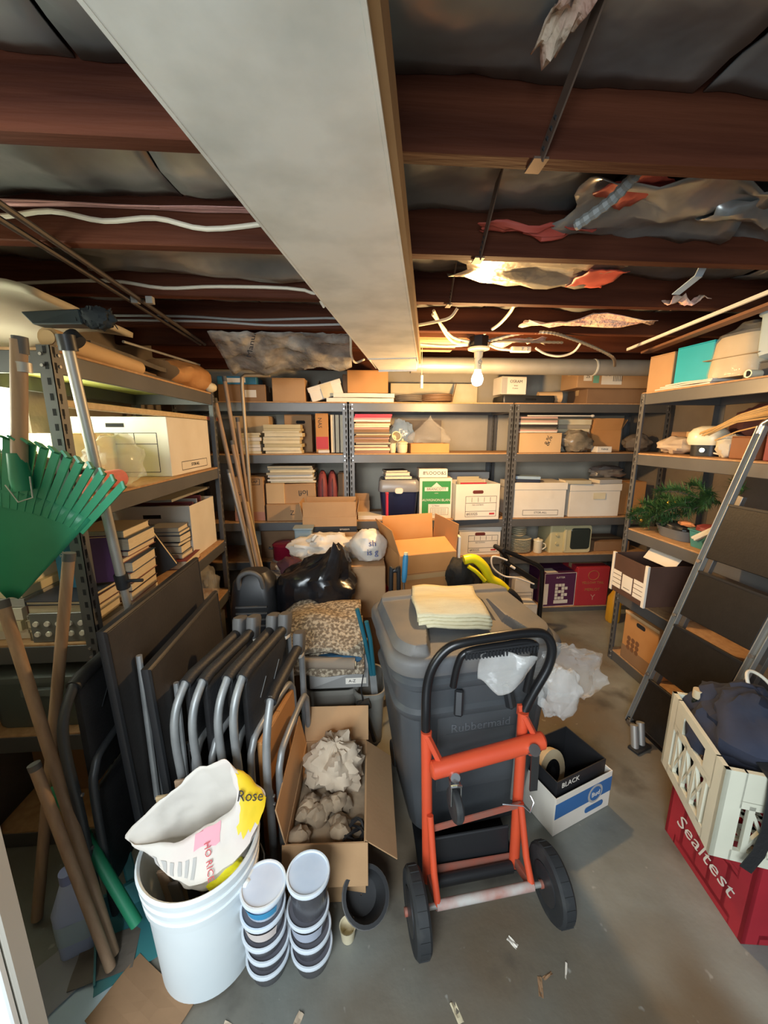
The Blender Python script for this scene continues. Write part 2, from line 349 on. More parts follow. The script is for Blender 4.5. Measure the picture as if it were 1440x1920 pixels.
bx('wood_block', wood_l, 0.02, 0.30, 0.05, 0.30, 0, 0.09, ceil).matrix_world = Matrix.Translation((0.30, 2.25, 1.955))
bx('wood_block', mat('red_brown_block', (0.30, 0.11, 0.04), 0.7), 0, 0.30, 0, 0.05, 0, 0.10, ceil).matrix_world = Matrix.Translation((0.34, 2.16, 1.95))

# bridging straps between joists
def strap(label, a, b, wdt=0.028):
    t = thing('bridging_strap', label, 'metal strap', (0, 0, 0))
    MB().bar(a, b, wdt, 0.003, (1, 0, 0)).build('strip', mat('rusty_strap', (0.12, 0.08, 0.06), 0.55, 0.5, col2=(0.17, 0.12, 0.09), scale=12), t)
    a, b = Vector(a), Vector(b); h = MB()
    for k in range(4):
        p = b + (a - b) * (0.03 + 0.035 * k); h.tube([p + Vector((0, -.003, -.003)), p + Vector((0, .0035, .0035))], 0.0035, 6)
    h.build('nail_holes', slotm, t)
    MB().box(b.x - wdt / 2, b.x + wdt / 2, b.y - 0.002, b.y + 0.04, b.z - 0.004, b.z).build('folded_end', MATS['rusty_strap'], t)
strap('rusty bridging strap over the big dark joist at upper right', (0.345, 0.435, 2.15), (0.345, 0.796, 1.946))
strap('rusty bridging strap crossing the second joist right of the duct', (0.33, 0.84, 2.15), (0.36, 1.2, 1.946))
strap('dim bridging strap reaching the third joist beside the bulb', (0.33, 1.245, 2.15), (0.37, 1.605, 1.946), 0.02)

# duct
du = thing('air_duct', 'long galvanised rectangular air duct running under the ceiling joists', 'duct', (0, 0, 0))
d0 = Vector((-0.264, -0.45, 0)); dd = Vector((0.34, 1.83, 0)).normalized(); dp = Vector((dd.y, -dd.x, 0))
def dsec(t, hw, z0, z1):
    c = d0 + dd * t; return [c - dp * hw + Vector((0, 0, z0)), c + dp * hw + Vector((0, 0, z0)), c + dp * hw + Vector((0, 0, z1)), c - dp * hw + Vector((0, 0, z1))]
def dbox(t0, t1, hw0, hw1, z0, z1, z0b=None):
    return MB().hexa(dsec(t0, hw0, z0, z1) + dsec(t1, hw1, z0b if z0b is not None else z0, z1))
dbox(0, 2.42, 0.115, 0.115, 1.80, 1.945).build('body', galv, du, bevel=0.002)
dbox(2.42, 2.72, 0.115, 0.108, 1.803, 1.945, 1.796).build('end_section', galv, du, bevel=0.003)
dbox(2.72, 2.735, 0.106, 0.09, 1.786, 1.94, 1.80).build('end_cap', galv_d, du)
dbox(2.412, 2.424, 0.118, 0.118, 1.797, 1.945).build('slip_joint', galv_d, du)
for sgn in (-1, 1):
    b = MB(); q = [d0 + dd * t + dp * sgn * 0.116 for t in (0, 2.7)]
    b.bar(q[0] + Vector((0, 0, 1.802)), q[1] + Vector((0, 0, 1.802)), 0.005, 0.005); b.build('edge_seam', galv, du)
b = MB(); q = [d0 + dd * t + dp * 0.123 for t in (0, 2.6)]
b.bar(q[0] + Vector((0, 0, 1.835)), q[1] + Vector((0, 0, 1.835)), 0.012, 0.06); b.build('lit_side_strip', mat('lit_side_tan', (.22, .12, .045), .7, col2=(.30, .17, .07), scale=6), du)  # warm bulb light on the duct side, coloured in as a tan strip
pp = MB().tube([(0.36, 2.63, 1.888), (2.4, 2.63, 1.888)], 0.052, 20).build('round_pipe', galv_d, smooth=True)
tag(pp, 'dull round metal pipe running across behind the light bulb', 'pipe')
for x in (0.8, 1.6): MB().tube([(x, 2.63, 1.888), (x + 0.012, 2.63, 1.888)], 0.0545, 20).build('pipe_seam', galv, pp, smooth=True)

# light fixture
lf = thing('ceiling_light', 'bare glowing bulb in a porcelain lampholder on a ceiling box', 'light', (0.655, 2.13, 1.95))
MB().lathe([(0.052, 0.0), (0.052, -0.045), (0.049, -0.05)][::-1], 8).build('junction_box', blackm, lf)
MB().lathe([(0.046, -0.050), (0.058, -0.056), (0.056, -0.064), (0.024, -0.075), (0.021, -0.105)][::-1], 24).build('porcelain_holder', porc, lf, smooth=True)
MB().lathe([(0.019, -0.105), (0.020, -0.118), (0.017, -0.126), (0.019, -0.134), (0.017, -0.142), (0.019, -0.15), (0.018, -0.165)][::-1], 20).build('socket_adapter', porc, lf, smooth=True)
MB().tube([(0.004 + 0.010 * math.cos(a), -0.021, -0.128 + 0.010 * math.sin(a)) for a in [k * math.pi / 6 for k in range(12)]], 0.0022, 6, closed=True).build('chain_ring', galv_d, lf)
MB().tube([(0.0, -0.021, -0.118), (0.012, -0.024, -0.108), (0.018, -0.018, -0.096)], 0.002, 6).build('pull_chain', galv_d, lf)
bm_ = mat('bulb_glow', (1, 0.9, 0.7), 0.4, emit=(1.0, 0.74, 0.36), estr=26)
MB().lathe([(0.002, -0.248), (0.014, -0.246), (0.024, -0.238), (0.030, -0.224), (0.031, -0.21), (0.027, -0.195), (0.018, -0.178), (0.016, -0.165)], 24).build('bulb', bm_, lf, smooth=True)
pl = bpy.data.lights.new('bulb_light', 'POINT'); pl.energy = BULB_W; pl.color = (1.0, 0.60, 0.25); pl.shadow_soft_size = 0.035
po = bpy.data.objects.new('bulb_light', pl); C.objects.link(po); po.parent = lf; po.location = (0, 0, -0.30)

# cables and conduits
def cable(name, label, pts, r, m, cat='cable', smooth_n=4, coil=False):
    P = [Vector(p) for p in pts]; out = []
    for i in range(len(P) - 1):
        p0, p1, p2, p3 = P[max(i - 1, 0)], P[i], P[i + 1], P[min(i + 2, len(P) - 1)]
        for k in range(smooth_n):
            t = k / smooth_n
            out.append(0.5 * (2 * p1 + (p2 - p0) * t + (2 * p0 - 5 * p1 + 4 * p2 - p3) * t * t + (3 * p1 - p0 - 3 * p2 + p3) * t ** 3))
    out.append(P[-1]); b = MB(); rad = None
    if coil: rad = [r * (1.12 if k % 2 else 0.9) for k in range(len(out))]
    b.tube(out, r, 8, radii=rad)
    return tag(b.build(name, m, smooth=not coil), label, cat)
cable('cable', 'white cable stapled along the joist nearest the camera at left', [(-1.3, 1.198, 2.01), (-0.95, 1.197, 2.0), (-0.785, 1.19, 2.015), (-0.658, 1.197, 2.0), (-0.523, 1.194, 2.01), (-0.394, 1.197, 1.99), (-0.22, 1.195, 2.01)], 0.0065, wirem)
cable('cable', 'grey cable along the second joist left of the duct', [(-1.3, 1.60, 1.97), (-0.909, 1.604, 1.995), (-0.7, 1.604, 1.975), (-0.5, 1.604, 1.985), (-0.187, 1.603, 1.98), (-0.12, 1.66, 1.94)], 0.006, wirem)
cable('cable', 'thin cable on the third joist left, upper of two', [(-1.3, 2.012, 1.985), (-0.8, 2.014, 1.99), (-0.5, 2.013, 1.98), (-0.05, 2.013, 1.995), (0.02, 2.02, 1.95)], 0.0055, wireg)
cable('cable', 'thin cable on the third joist left, lower of two', [(-1.3, 2.012, 1.965), (-0.7, 2.014, 1.97), (-0.4, 2.013, 1.958), (-0.02, 2.013, 1.97)], 0.0055, wireg)
cable('cable', 'loop of cable hanging beside the far left edge of the duct', [(-0.03, 1.9, 1.96), (-0.02, 1.98, 1.90), (-0.02, 2.1, 1.85), (0.0, 2.22, 1.83), (0.05, 2.3, 1.86)], 0.006, wirem)
cd = cable('flexible_conduit', 'grey flexible conduit end hanging below the torn foil', [(0.54, 1.02, 1.945), (0.58, 0.955, 1.965), (0.60, 0.90, 1.99), (0.61, 0.86, 2.01), (0.68, 0.845, 2.02)], 0.012, mat('grey_conduit', (0.20, 0.21, 0.20), 0.5), 'conduit', 8, True)
cable('armored_cable', 'armoured spiral cable sweeping right from the light box', [(0.70, 2.13, 1.93), (0.85, 2.06, 1.955), (0.98, 2.02, 1.95), (1.12, 2.05, 1.93), (1.3, 2.12, 1.90), (1.45, 2.2, 1.87), (1.6, 2.4, 1.86)], 0.008, armor, 'cable', 14, True)
cable('armored_cable', 'straight armoured cable behind the light box', [(0.70, 2.15, 1.935), (0.95, 2.17, 1.94), (1.15, 2.2, 1.945)], 0.007, armor, 'cable', 14, True)
cable('cable', 'cream cable entering the light box from upper left', [(0.36, 1.9, 1.99), (0.42, 1.98, 1.965), (0.50, 2.08, 1.935), (0.60, 2.12, 1.925)], 0.007, wirem)
cable('cable', 'cream cable drooping into the light box from the left', [(0.36, 1.88, 2.0), (0.45, 2.03, 1.94), (0.52, 2.10, 1.912), (0.60, 2.13, 1.918)], 0.007, wirem)
cable('cable', 'cream cable curving down to the top of the light box', [(0.66, 1.66, 2.0), (0.70, 1.82, 1.99), (0.70, 1.98, 1.97), (0.66, 2.07, 1.952)], 0.0075, wirem)
cable('cable', 'short cream cable beside the duct end', [(0.30, 1.95, 1.955), (0.36, 1.9, 1.955), (0.43, 1.86, 1.965), (0.46, 1.84, 2.0)], 0.007, wirem)
cable('cable', 'horizontal cream cable from the duct to the light box', [(0.34, 2.13, 1.91), (0.48, 2.14, 1.905), (0.60, 2.14, 1.912)], 0.007, wirem)
cable('cable', 'looped cable with plug hanging right of the light box', [(0.98, 2.16, 1.905), (1.05, 2.18, 1.88), (1.13, 2.18, 1.87), (1.20, 2.17, 1.89), (1.22, 2.14, 1.93)], 0.006, wirem)
cable('cable', 'cream cable from the light box to the inline tap', [(0.71, 2.14, 1.915), (0.77, 2.16, 1.90), (0.84, 2.17, 1.897)], 0.007, wirem)
ot = thing('outlet_tap', 'small cream inline outlet tap right of the bulb', 'outlet', (0.90, 2.17, 1.885))
bx('body', wirem, -0.055, 0.055, -0.015, 0.015, 0, 0.028, ot, 0.004); bx('socket_face', cream, -0.045, 0.0, -0.017, -0.0155, 0.005, 0.023, ot, 0)
for k in range(2): MB().tube([(0.03, -0.017, 0.009 + k * .01), (0.03, -0.014, 0.009 + k * .01)], 0.003, 8).build('screw', galv_d, ot)
for k, (x, dx) in enumerate(((-0.735, -0.10), (-0.80, -0.06))):
    b = MB(); b.tube([(x, 0.5, 1.938), (x + dx * .5, 1.4, 1.938), (x + dx, 2.35, 1.938)], 0.008, 8)
    o = tag(b.build('steel_rod', mat('dark_rod', (0.06, 0.05, 0.045), 0.5, 0.3), smooth=True), ['dark steel rod slung under the joists at left, nearer the duct', 'dark steel rod slung under the joists at left, nearer the wall'][k], 'rod')
    for yy in (0.82, 1.63): MB().box(x + dx * .3 - .012, x + dx * .3 + .012, yy - .01, yy + .01, 1.928, 1.952).build('rod_clip', galv_d, o)
pr = thing('sill_strip', 'pale wooden strip under the joists above the right rack', 'wood strip')
MB().bar((1.40, 1.1, 1.935), (1.60, 2.3, 1.935), 0.010, 0.014).build('strip', bone, pr)
MB().bar((1.47, 1.1, 1.915), (1.75, 2.35, 1.93), 0.05, 0.012).build('backing_board', mat('brown_board', (0.20, 0.09, 0.045), 0.7), pr)
hg = thing('joist_hanger', 'zinc strap hanger nailed to the joist at right', 'metal bracket', (1.16, 1.275, 1.94))
MB().bar((0, 0, 0.16), (0.02, 0.10, 0.04), 0.03, 0.003, (0, 1, 0)).bar((0.02, 0.10, 0.04), (0.02, 0.19, 0.012), 0.03, 0.003, (0, 0, 1)).build('strap', bluegrey, hg)
for k in range(3): MB().tube([(0.008, 0.03 * k, .12 - .03 * k), (0.008, 0.03 * k - .006, .11 - .03 * k)], 0.004, 6).build('nail', bolt, hg)
pt = thing('pull_tag', 'white pull tag hanging on a string beside the duct end', 'pull tag', (0.40, 2.42, 1.72))
MB().tube([(0, 0, 0), (0, 0, 0.075)], 0.009, 10).build('tag', white_b, pt, smooth=True); MB().tube([(0, 0, 0.075), (0, 0, 0.23)], 0.0012, 5).build('string', wirem, pt)

# ---------------------------------------------------------------- racks
def rack(label, W, D, shelves, loc, rz, H, undercol=None, top_over=0.0):
    """local: x 0..W along the front, y 0..D towards the back, front is -y"""
    t = thing('shelving_rack', label, 'shelving rack', loc, rz, 'grey boltless shelving racks')
    pw = 0.036
    for ix, x in enumerate((0, W)):
        for iy, y in enumerate((0, D)):
            sx = 1 if ix == 0 else -1; sy = 1 if iy == 0 else -1
            b = MB(); b.box(min(x, x + sx * pw), max(x, x + sx * pw), min(y, y + sy * .002), max(y, y + sy * .002), 0, H)
            b.box(min(x, x + sx * .002), max(x, x + sx * .002), min(y, y + sy * pw), max(y, y + sy * pw), 0, H)
            p = b.build('post', steel, t)
            s = MB(); q = MB(); n = int(H / 0.042)
            for k in range(n):
                z = 0.03 + k * 0.042
                if iy == 0:
                    s.box(x + sx * .013 - .0045, x + sx * .013 + .0045, -0.0006, 0.0, z, z + .019) if True else None
                    s.box(x + sx * .013 - .0025, x + sx * .013 + .0025, -0.0006, 0.0, z - .009, z)
                xo = x - sx * .0006
                s.box(min(xo, x), max(xo, x), y + sy * .015 - .0045, y + sy * .015 + .0045, z, z + .019)
            s.build('slots', slotm, p, kind='stuff')
            if iy == 0:
                for zs in shelves:
                    for dz in (-.018, -.048):
                        q.tube([(x + sx * .026, 0, zs + dz), (x + sx * .026, -.004, zs + dz)], 0.0045, 8)
                        q.tube([(x, .026, zs + dz), (x - sx * .004, .026, zs + dz)], 0.0045, 8)
                q.build('rivets', bolt, p, kind='stuff')
    for i, z in enumerate(shelves):
        bh = 0.062
        bx('beam', steel, 0.003, W - 0.003, 0.003, 0.016, z - bh - .006, z - .008, t, 0.002)
        bx('beam', steel, 0.003, W - 0.003, D - 0.016, D - 0.003, z - bh - .006, z - .008, t, 0.002)
        bx('side_beam', steel, 0.003, 0.016, 0.017, D - 0.017, z - bh - .006, z - .008, t, 0.002)
        bx('side_beam', steel, W - 0.016, W - 0.003, 0.017, D - 0.017, z - bh - .006, z - .008, t, 0.002)
        d = bx('shelf_board', deck, 0.004, W - 0.004, 0.004, D - 0.004, z - .008, z, t, 0.001)
        if undercol and i == 0: bx('glow_tinted_underside', undercol, 0.02, W - .02, 0.02, D - .02, z - .012, z - .009, t, 0)
    return t
BS = [1.672, 1.306, 0.802, 0.495, 0.045]; YB = 2.85
rack('grey steel rack along the back wall, left unit behind the poles', 1.215, 0.46, BS, (-1.275, YB, 0), 0, 1.66)
rack('grey steel rack along the back wall, middle unit behind the bulb', 1.215, 0.46, BS, (-0.052, YB, 0), 0, 1.66)
rack('grey steel rack along the back wall, right unit with the television', 1.215, 0.46, BS, (1.171, YB, 0), 0, 1.66)
LS = [1.684, 1.25, 0.79, 0.46, 0.07]
rack('grey steel rack along the left wall behind the green rake', 1.25, 0.46, LS, (-0.84, 1.19, 0), 90, 1.69, yellowlight)
RS = [1.68, 1.338, 0.885, 0.47, 0.07]
rack('grey steel rack along the right wall behind the step ladder', 1.25, 0.50, RS, (1.645, 2.20, 0), -90, 1.675)

# ---------------------------------------------------------------- cartons
def carton(label, x, y, z, w, d, h, m=None, rz=0, rot=None, group=None, open_=None, tape=True, name='cardboard_box', cat='box', tapem=None, lid=None):
    """base centre x,y,z; open_ = flap angles (front, back, left, right) from vertical outward, None = closed"""
    m = m or card
    t = thing(name, label, cat, (x, y, z), rz, group, rot)
    a, b, k = w / 2, d / 2, 0.004
    if open_ is None:
        bx('body', m, -a, a, -b, b, 0, h - .005, t, 0.003)
        if lid:
            lb = MB().box(-a - .005, a + .005, -b - .005, b + .005, h - lid, h + .004); lb.build('lid', m, t, bevel=0.003)
        else:
            bx('flap', m, -a + .001, a - .001, -b + .001, -.0012, h - .005, h, t, 0.0012); bx('flap', m, -a + .001, a - .001, .0012, b - .001, h - .005, h, t, 0.0012)
            if tape: bx('tape', tapem or mat('box_tape', (0.50, 0.34, 0.17), 0.3), -a - .0008, a + .0008, -.022, .022, h - .04, h + .001, t, 0)
    else:
        for (q0, q1, q2, q3) in ((-a, a, -b, -b + k), (-a, a, b - k, b), (-a, -a + k, -b + k, b - k), (a - k, a, -b + k, b - k)):
            bx('side_panel', m, q0, q1, q2, q3, 0, h, t, 0.001)
        bx('bottom_panel', m, -a + k, a - k, -b + k, b - k, 0, k, t, 0)
        fr, bk, lf_, rt = open_
        fl_ = min(w, d) * 0.48
        for ang, pos, ln, ax in ((fr, (0, -b + k / 2, h), w, 'f'), (bk, (0, b - k / 2, h), w, 'b'), (lf_, (-a + k / 2, 0, h), d, 'l'), (rt, (a - k / 2, 0, h), d, 'r')):
            if ang is None: continue
            o = MB().box(-ln / 2 + .004, ln / 2 - .004, -k / 2, k / 2, 0, fl_).build('flap', m, t, bevel=0.001)
            o.location = pos; o.rotation_euler = {'f': (R(ang), 0, 0), 'b': (-R(ang), 0, 0), 'l': (R(ang), 0, R(-90)), 'r': (R(ang), 0, R(90))}[ax]
    return t
def ybx(label, X0, X1, z0, z1, y, d, m=None, **k):
    return carton(label, (X0 + X1) / 2, y + d / 2, z0, X1 - X0, d, z1 - z0, m, **k)
def sticker(t, x0, x1, z0, z1, y, m, name='sticker'): return MB().box(x0, x1, y - .0008, y - .0001, z0, z1).build(name, m, t)
def slab(name, label, cat, cx, cy, z, w, d, h, m, group=None, rz=0, warp=0.002, seed=0, n=5):
    """thin sheet, sleeve or folder with slightly warped faces"""
    b = MB(); ca, sa = math.cos(R(rz)), math.sin(R(rz)); top = []
    def pt(u, v, s): 
        x = (u - .5) * w; y = (v - .5) * d
        return (cx + x * ca - y * sa, cy + x * sa + y * ca, z + (h if s else 0) + warp * nz(u * 2, v * 2, seed * 1.7))
    N = n + 1
    V = [pt(i / n, j / n, s) for s in (0, 1) for j in range(N) for i in range(N)]; F = []
    for j in range(n):
        for i in range(n):
            q = (j * N + i, j * N + i + 1, (j + 1) * N + i + 1, (j + 1) * N + i); F += [q[::-1], tuple(k + N * N for k in q)]
    rim = [i for i in range(N)] + [j * N + n for j in range(1, N)] + [n * N + i for i in range(n - 1, -1, -1)] + [j * N for j in range(n - 1, 0, -1)]
    for k in range(len(rim)): p, q = rim[k], rim[(k + 1) % len(rim)]; F.append((p, q, q + N * N, p + N * N))
    b.add(V, F); return tag(b.build(name, m), label, cat, group)
def stack(n, cx, cy, z0, z1, w, d, mats, name, what, where, cat, group, jit=0.006, rz=0, seed=0, sq=None):
    rnd = random.Random(seed); th = [rnd.uniform(.6, 1.4) for _ in range(n)]; s = sum(th); z = z0
    for i in range(n):
        h = th[i] / s * (z1 - z0); k = n - 1 - i
        slab(name, f'{what}, {ORD[k]} from the top {where}' if k else f'{what} lying topmost {where}', cat, cx + rnd.uniform(-jit, jit), cy + rnd.uniform(-jit, jit), z,
             w * rnd.uniform(.96, 1), d * rnd.uniform(.97, 1), h * 0.93, mats[rnd.randrange(len(mats))] if sq is None else mats[sq[k % len(sq)]], group, rz + rnd.uniform(-2, 2), 0.0012, seed + i, 3)
        z += h
    return z
def book(label, x, y, z, w, d, h, coverm, rz=0, rot=None, group='books', pagem=None):
    """lying book: spine along local -x side; pages show on +x and +-y"""
    t = thing('book', label, 'book', (x, y, z), rz, group, rot); c = 0.0022
    MB().box(-w / 2, w / 2, -d / 2, d / 2, 0, c).box(-w / 2, w / 2, -d / 2, d / 2, h - c, h).box(-w / 2, -w / 2 + c, -d / 2, d / 2, c, h - c).build('cover', coverm, t)
    bx('pages', pagem or pages, -w / 2 + c, w / 2 - .004, -d / 2 + .004, d / 2 - .004, c, h - c, t, 0)
    return t
def banker(label, x, y, z, w, d, h, rz=0, kind='num', lid=None, holes=True, m=None, op=False):
    t = thing('file_box', label, 'file box', (x, y, z), rz, 'paperboard file boxes'); a, b = w / 2, d / 2; m = m or white_b
    if op:
        for q in ((-a, a, -b, -b + .005), (-a, a, b - .005, b), (-a, -a + .005, -b + .005, b - .005), (a - .005, a, -b + .005, b - .005)): bx('side_panel', m, *q, 0, h, t, 0.0012)
        bx('bottom_panel', m, -a + .005, a - .005, -b + .005, b - .005, 0, .004, t, 0)
    else: bx('body', m, -a, a, -b, b, 0, h, t, 0.002)
    if lid: MB().box(-a - .006, a + .006, -b - .006, b + .006, h - lid, h + .005).build('lid', m, t, bevel=0.002)
    f = -b
    if holes: MB().loft([(0, .042, .013, .012), (.0012, .042, .013, .012)], 24, ring=rrect).build('hand_hole', slotm if kind != 'num' else mat('hole_red', (0.12, 0.02, 0.015), .8), t, (0, f - .0012, h * .78 - (lid or 0) * .4), (R(-90), 0, 0))
    if kind == 'num':
        fx0, fx1 = -a * .55, a * .86; zt, z1, z0 = h * .66, h * .24, h * .09
        fw = fx1 - fx0
        frame_lines(t, ink, fx0, fx1, z0, zt, f, .0028, (h * .47, z1), [(fx0 + fw * k / 5, h * .5, h * .63) for k in range(1, 5)])
        text('#03325', h * .105, ink, t, (fx0 + fw * .22, f - .001, (z0 + z1) / 2)); text('FILE CONTENTS', h * .045, ink, t, (fx0 + fw * .4, f - .001, h * .42))
        MB().box(fx1 - fw * .22, fx1 - fw * .05, f - .001, f - .0002, z0 + h * .05, z1 - h * .05).build('red_logo', redink, t)
    if kind == 'stor':
        x0, x1 = -a * .55, a * .75
        frame_lines(t, ink, x0, x1, h * .07, h * .22, f, .003); text('STOR-ALL', h * .085, ink, t, ((x0 + x1) / 2, f - .001, h * .145))
    return t
# ---- back rack, top shelf
z = BS[0] + .001
t = ybx('clear-taped brown carton on the back top shelf, far left', -.97, -.64, z, 1.79, 2.90, .30, card_d); sticker(t, .02, .10, .03, .08, -.15, white_b)
t = ybx('flat blue and white box on the taped carton, back top shelf', -.97, -.70, 1.791, 1.845, 2.90, .2, bluep, tape=False); sticker(t, -.08, .06, .012, .042, -.1, white_b, 'white_panel')
ybx('plain square carton on the back top shelf left of the shoebox', -.59, -.36, z, 1.835, 2.885, .28, card)
t = carton('white shoebox tipped on its edge on the back top shelf', -.205, 2.99, z + .032, .235, .16, .10, white_b, rot=(0, R(-17), R(3)), lid=.03); sticker(t, -.03, .05, .002, .098, -.086, cream)
t = tag(MB().bar((-.345, 3.12, z), (-.27, 3.14, z + .16), .16, .006, (1, 0, 0)).build('cardboard_sheet', card_d), 'dark cardboard sheet leaning behind the tipped shoebox', 'cardboard sheet')
for k, (x0, x1, q) in enumerate(((-.21, .275, z), (-.16, .28, z + .033))):
    slab('foam_board', ['lower white foam board under the carton on the back top shelf', 'upper white foam board under the carton on the back top shelf'][k], 'board', (x0 + x1) / 2, 2.98, q, x1 - x0, .2, .028, white_b, 'white foam boards', warp=.003, seed=k)
ybx('brown carton standing on white boards below the duct end', -.06, .235, z + .066, 1.895, 2.90, .22, card_o)
ybx('carton edge peeking out left of the carton on the boards', -.095, -.062, z + .066, 1.88, 2.99, .10, card_d, tape=False)
def coil(name, label, c, r, turns, rt, m, cat, h=0.03, sq=1.0, seed=0):
    pts = []
    for k in range(turns * 16 + 1):
        a = k / 16 * 2 * math.pi; rr = r * (1 + .1 * nz(k * .21, seed, 0)); pts.append((c[0] + rr * math.cos(a), c[1] + rr * sq * math.sin(a), c[2] + rt + h * k / (turns * 16) + .004 * nz(k * .3, 0, seed)))
    return tag(MB().tube(pts, rt, 6).build(name, m, smooth=True), label, cat)
coil('strap_coil', 'dark coiled strap on the back top shelf beside white boards', (.40, 2.97, z), .10, 4, .007, darkpap, 'coil', .045)
coil('strap_coil', 'brown coiled leather belts on the back top shelf left of the bulb', (.60, 2.97, z), .12, 4, .007, mat('belt', (.19, .11, .06), .6), 'coil', .05, seed=4)
tag(MB().box(.28, .99, 3.2, 3.215, z, 1.845).build('pale_panel', cream, bevel=.002), 'long pale panel standing behind the coils on the back top shelf', 'panel')
tag(MB().bar((.72, 2.95, z + .01), (.78, 3.1, z + .13), .08, .006, (1, 0, 0)).build('cardboard_sheet', card_d), 'small dark cardboard sheet leaning left of the bulb', 'cardboard sheet')
cs = thing('flat_case', 'flat black case under the white box on the back top shelf', 'case', (1.29, 3.0, z)); MB().loft([(0, .2, .11, .02), (.03, .205, .115, .02), (.055, .2, .11, .02)], 24, ring=rrect).build('shell', blackp, cs, smooth=True); bx('handle', blackm, -.04, .04, -.13, -.116, .02, .032, cs)
t = carton('white printed box right of the bulb on the flat case', 1.165, 2.97, z + .064, .20, .14, .125, white_b, rz=6, tape=False); text('OSRAM', .03, ink, t, (.015, -.0712, .09)); text('lamps', .014, ink, t, (.015, -.0712, .062)); text('25 pieces', .012, ink, t, (.01, -.0712, .043)); sticker(t, -.1, -.055, .004, .12, -.07, greyboard, 'grey_band')
b = MB(); b.tube([(1.40 + .17 * k, 2.99 - .03 * k, z + .05) for k in (0, .5, 1)], .042, 16); b.tube([(1.571, 2.958, z + .05), (1.574, 2.957, z + .05)], .032, 16)
tag(b.build('paper_roll', card_l, smooth=True), 'rolled brown paper on the back top shelf right of the case', 'paper roll')
ybx('flat dark brown carton beneath the labelled parcel, back top shelf', 1.76, 2.30, z, 1.785, 2.93, .28, card_d)
t = ybx('long parcel carton with shipping labels on the back top shelf', 1.655, 2.35, 1.787, 1.925, 2.90, .24, card, rz=0); sticker(t, -.30, -.235, .05, .115, -.12, white_b, 'shipping_label'); sticker(t, -.225, -.18, .035, .12, -.12, mat('green_tape', (.16, .38, .28), .5), 'green_tape'); sticker(t, -.16, .0, .025, .115, -.12, white_b, 'shipping_label')
text('TO 40-1', .018, ink, t, (-.11, -.1215, .09)); text('||||||', .05, ink, t, (-.035, -.1215, .075)); text('25', .03, ink, t, (-.268, -.1215, .08))
# ---- back rack, second shelf
z = BS[1] + .001
ybx('tall light carton behind the manila bundles on the second back shelf', -.93, -.66, z, 1.58, 3.05, .2, card_l)
stack(7, -.77, 2.98, z, 1.455, .15, .2, [white_b, cream], 'paper_bundle', 'white paper bundle', 'of the pile behind the poles', 'paper', 'white paper bundles', seed=3)
stack(9, -.535, 2.985, z, 1.515, .27, .21, [cream, mat('manila', (.56, .47, .28), .8)], 'manila_bundle', 'thick manila folder bundle', 'of the second-shelf manila stack', 'folder', 'manila bundles', .012, seed=5)
t = ybx('brown carton with a hand hole behind the manila stack', -.555, -.345, z, 1.595, 3.1, .18, card); MB().loft([(0, .035, .012, .011), (.001, .035, .012, .011)], 24, ring=rrect).build('hand_hole', slotm, t, (.02, -.091, .23), (R(-90), 0, 0))
t = ybx('tall orange box on the second back shelf beside dark albums', -.30, -.205, z, 1.595, 2.93, .22, card_o); text('NAS', .04, ink, t, (-.015, -.111, .22), (R(90), R(90), 0)); sticker(t, -.045, .045, .03, .12, -.11, redink, 'red_panel')
for k in range(3): book(['dark brown album standing left of three beside the rack post', 'dark brown album standing in the middle of three beside the rack post', 'dark brown album standing right of three beside the rack post'][k], -.205 + .034 * k + .016, 3.03, z + .14, .28, .22, .03, mat('album%d' % k, ((.10, .05, .03), (.13, .07, .045), (.08, .045, .03))[k], .6), rot=(0, R(90), 0), group='brown albums')
tag(MB().tube([(-.28, 2.90, z + .012), (-.2, 2.895, z + .013)], .013, 10).build('paper_wad', bagw, smooth=True), 'small white twist of paper in front of the orange box', 'paper wad')
zz = stack(20, .115, 2.985, z, 1.535, .265, .22, [darkpap, mat('sleeve_brown', (.30, .17, .11), .7), cream, mat('sleeve_pink', (.42, .25, .20), .7), card_d], 'record_sleeve', 'thin record sleeve', 'of the red-capped stack on the middle rack', 'record', 'record sleeves on the middle rack', .01, seed=11)
for k, (m, h) in enumerate(((white_b, .014), (mat('pink_folder', (.62, .28, .28), .6), .014), (redpap, .012), (redpap, .014))):
    slab('folder', ['white folder just under the pink one on the record stack', 'pink folder just under the red ones on the record stack', 'lower red folder on the record stack', 'upper glossy red folder crowning the record stack'][k], 'folder', .115 + .004 * k, 2.98, zz, .27, .22, h * .95, m, 'folders on the record stack', seed=k); zz += h
cu = thing('cup', 'cream cup lying on its side beside the record stack', 'cup', (.275, 2.94, z + .10)); MB().lathe([(.034, 0), (.036, .02), (.034, .075), (.037, .085), (.031, .085), (.028, .02), (.01, .015)], 20, cap=False).build('cup_wall', cream, cu, rot=(R(72), 0, R(15)), smooth=True); MB().lathe([(.02, -.10), (.026, -.06), (.03, .0)], 16).build('stem', cream, cu, smooth=True)
jr = thing('lidded_jar', 'small cream lidded jar on the second middle shelf', 'jar', (.345, 2.91, z)); MB().lathe([(.028, 0), (.036, .01), (.038, .06), (.034, .068)], 20).build('body', cream, jr, smooth=True); MB().lathe([(.04, .068), (.041, .078), (.02, .088), (.008, .092), (.009, .1), (.004, .106)], 20).build('lid', cream, jr, smooth=True)
carton('shallow cardboard tray under the clear plastic bag, middle rack', .55, 2.98, z, .29, .2, .07, card_o, open_=(None, None, None, None))
def knot(p, d):      # bag pulled up to a neck
    if d.z > .25: k = (d.z - .25) / .75; p.x += (0.56 - p.x) * min(1, k * 1.25); p.y += (2.95 - p.y) * min(1, k * 1.2); p.z += .10 * k
    return p
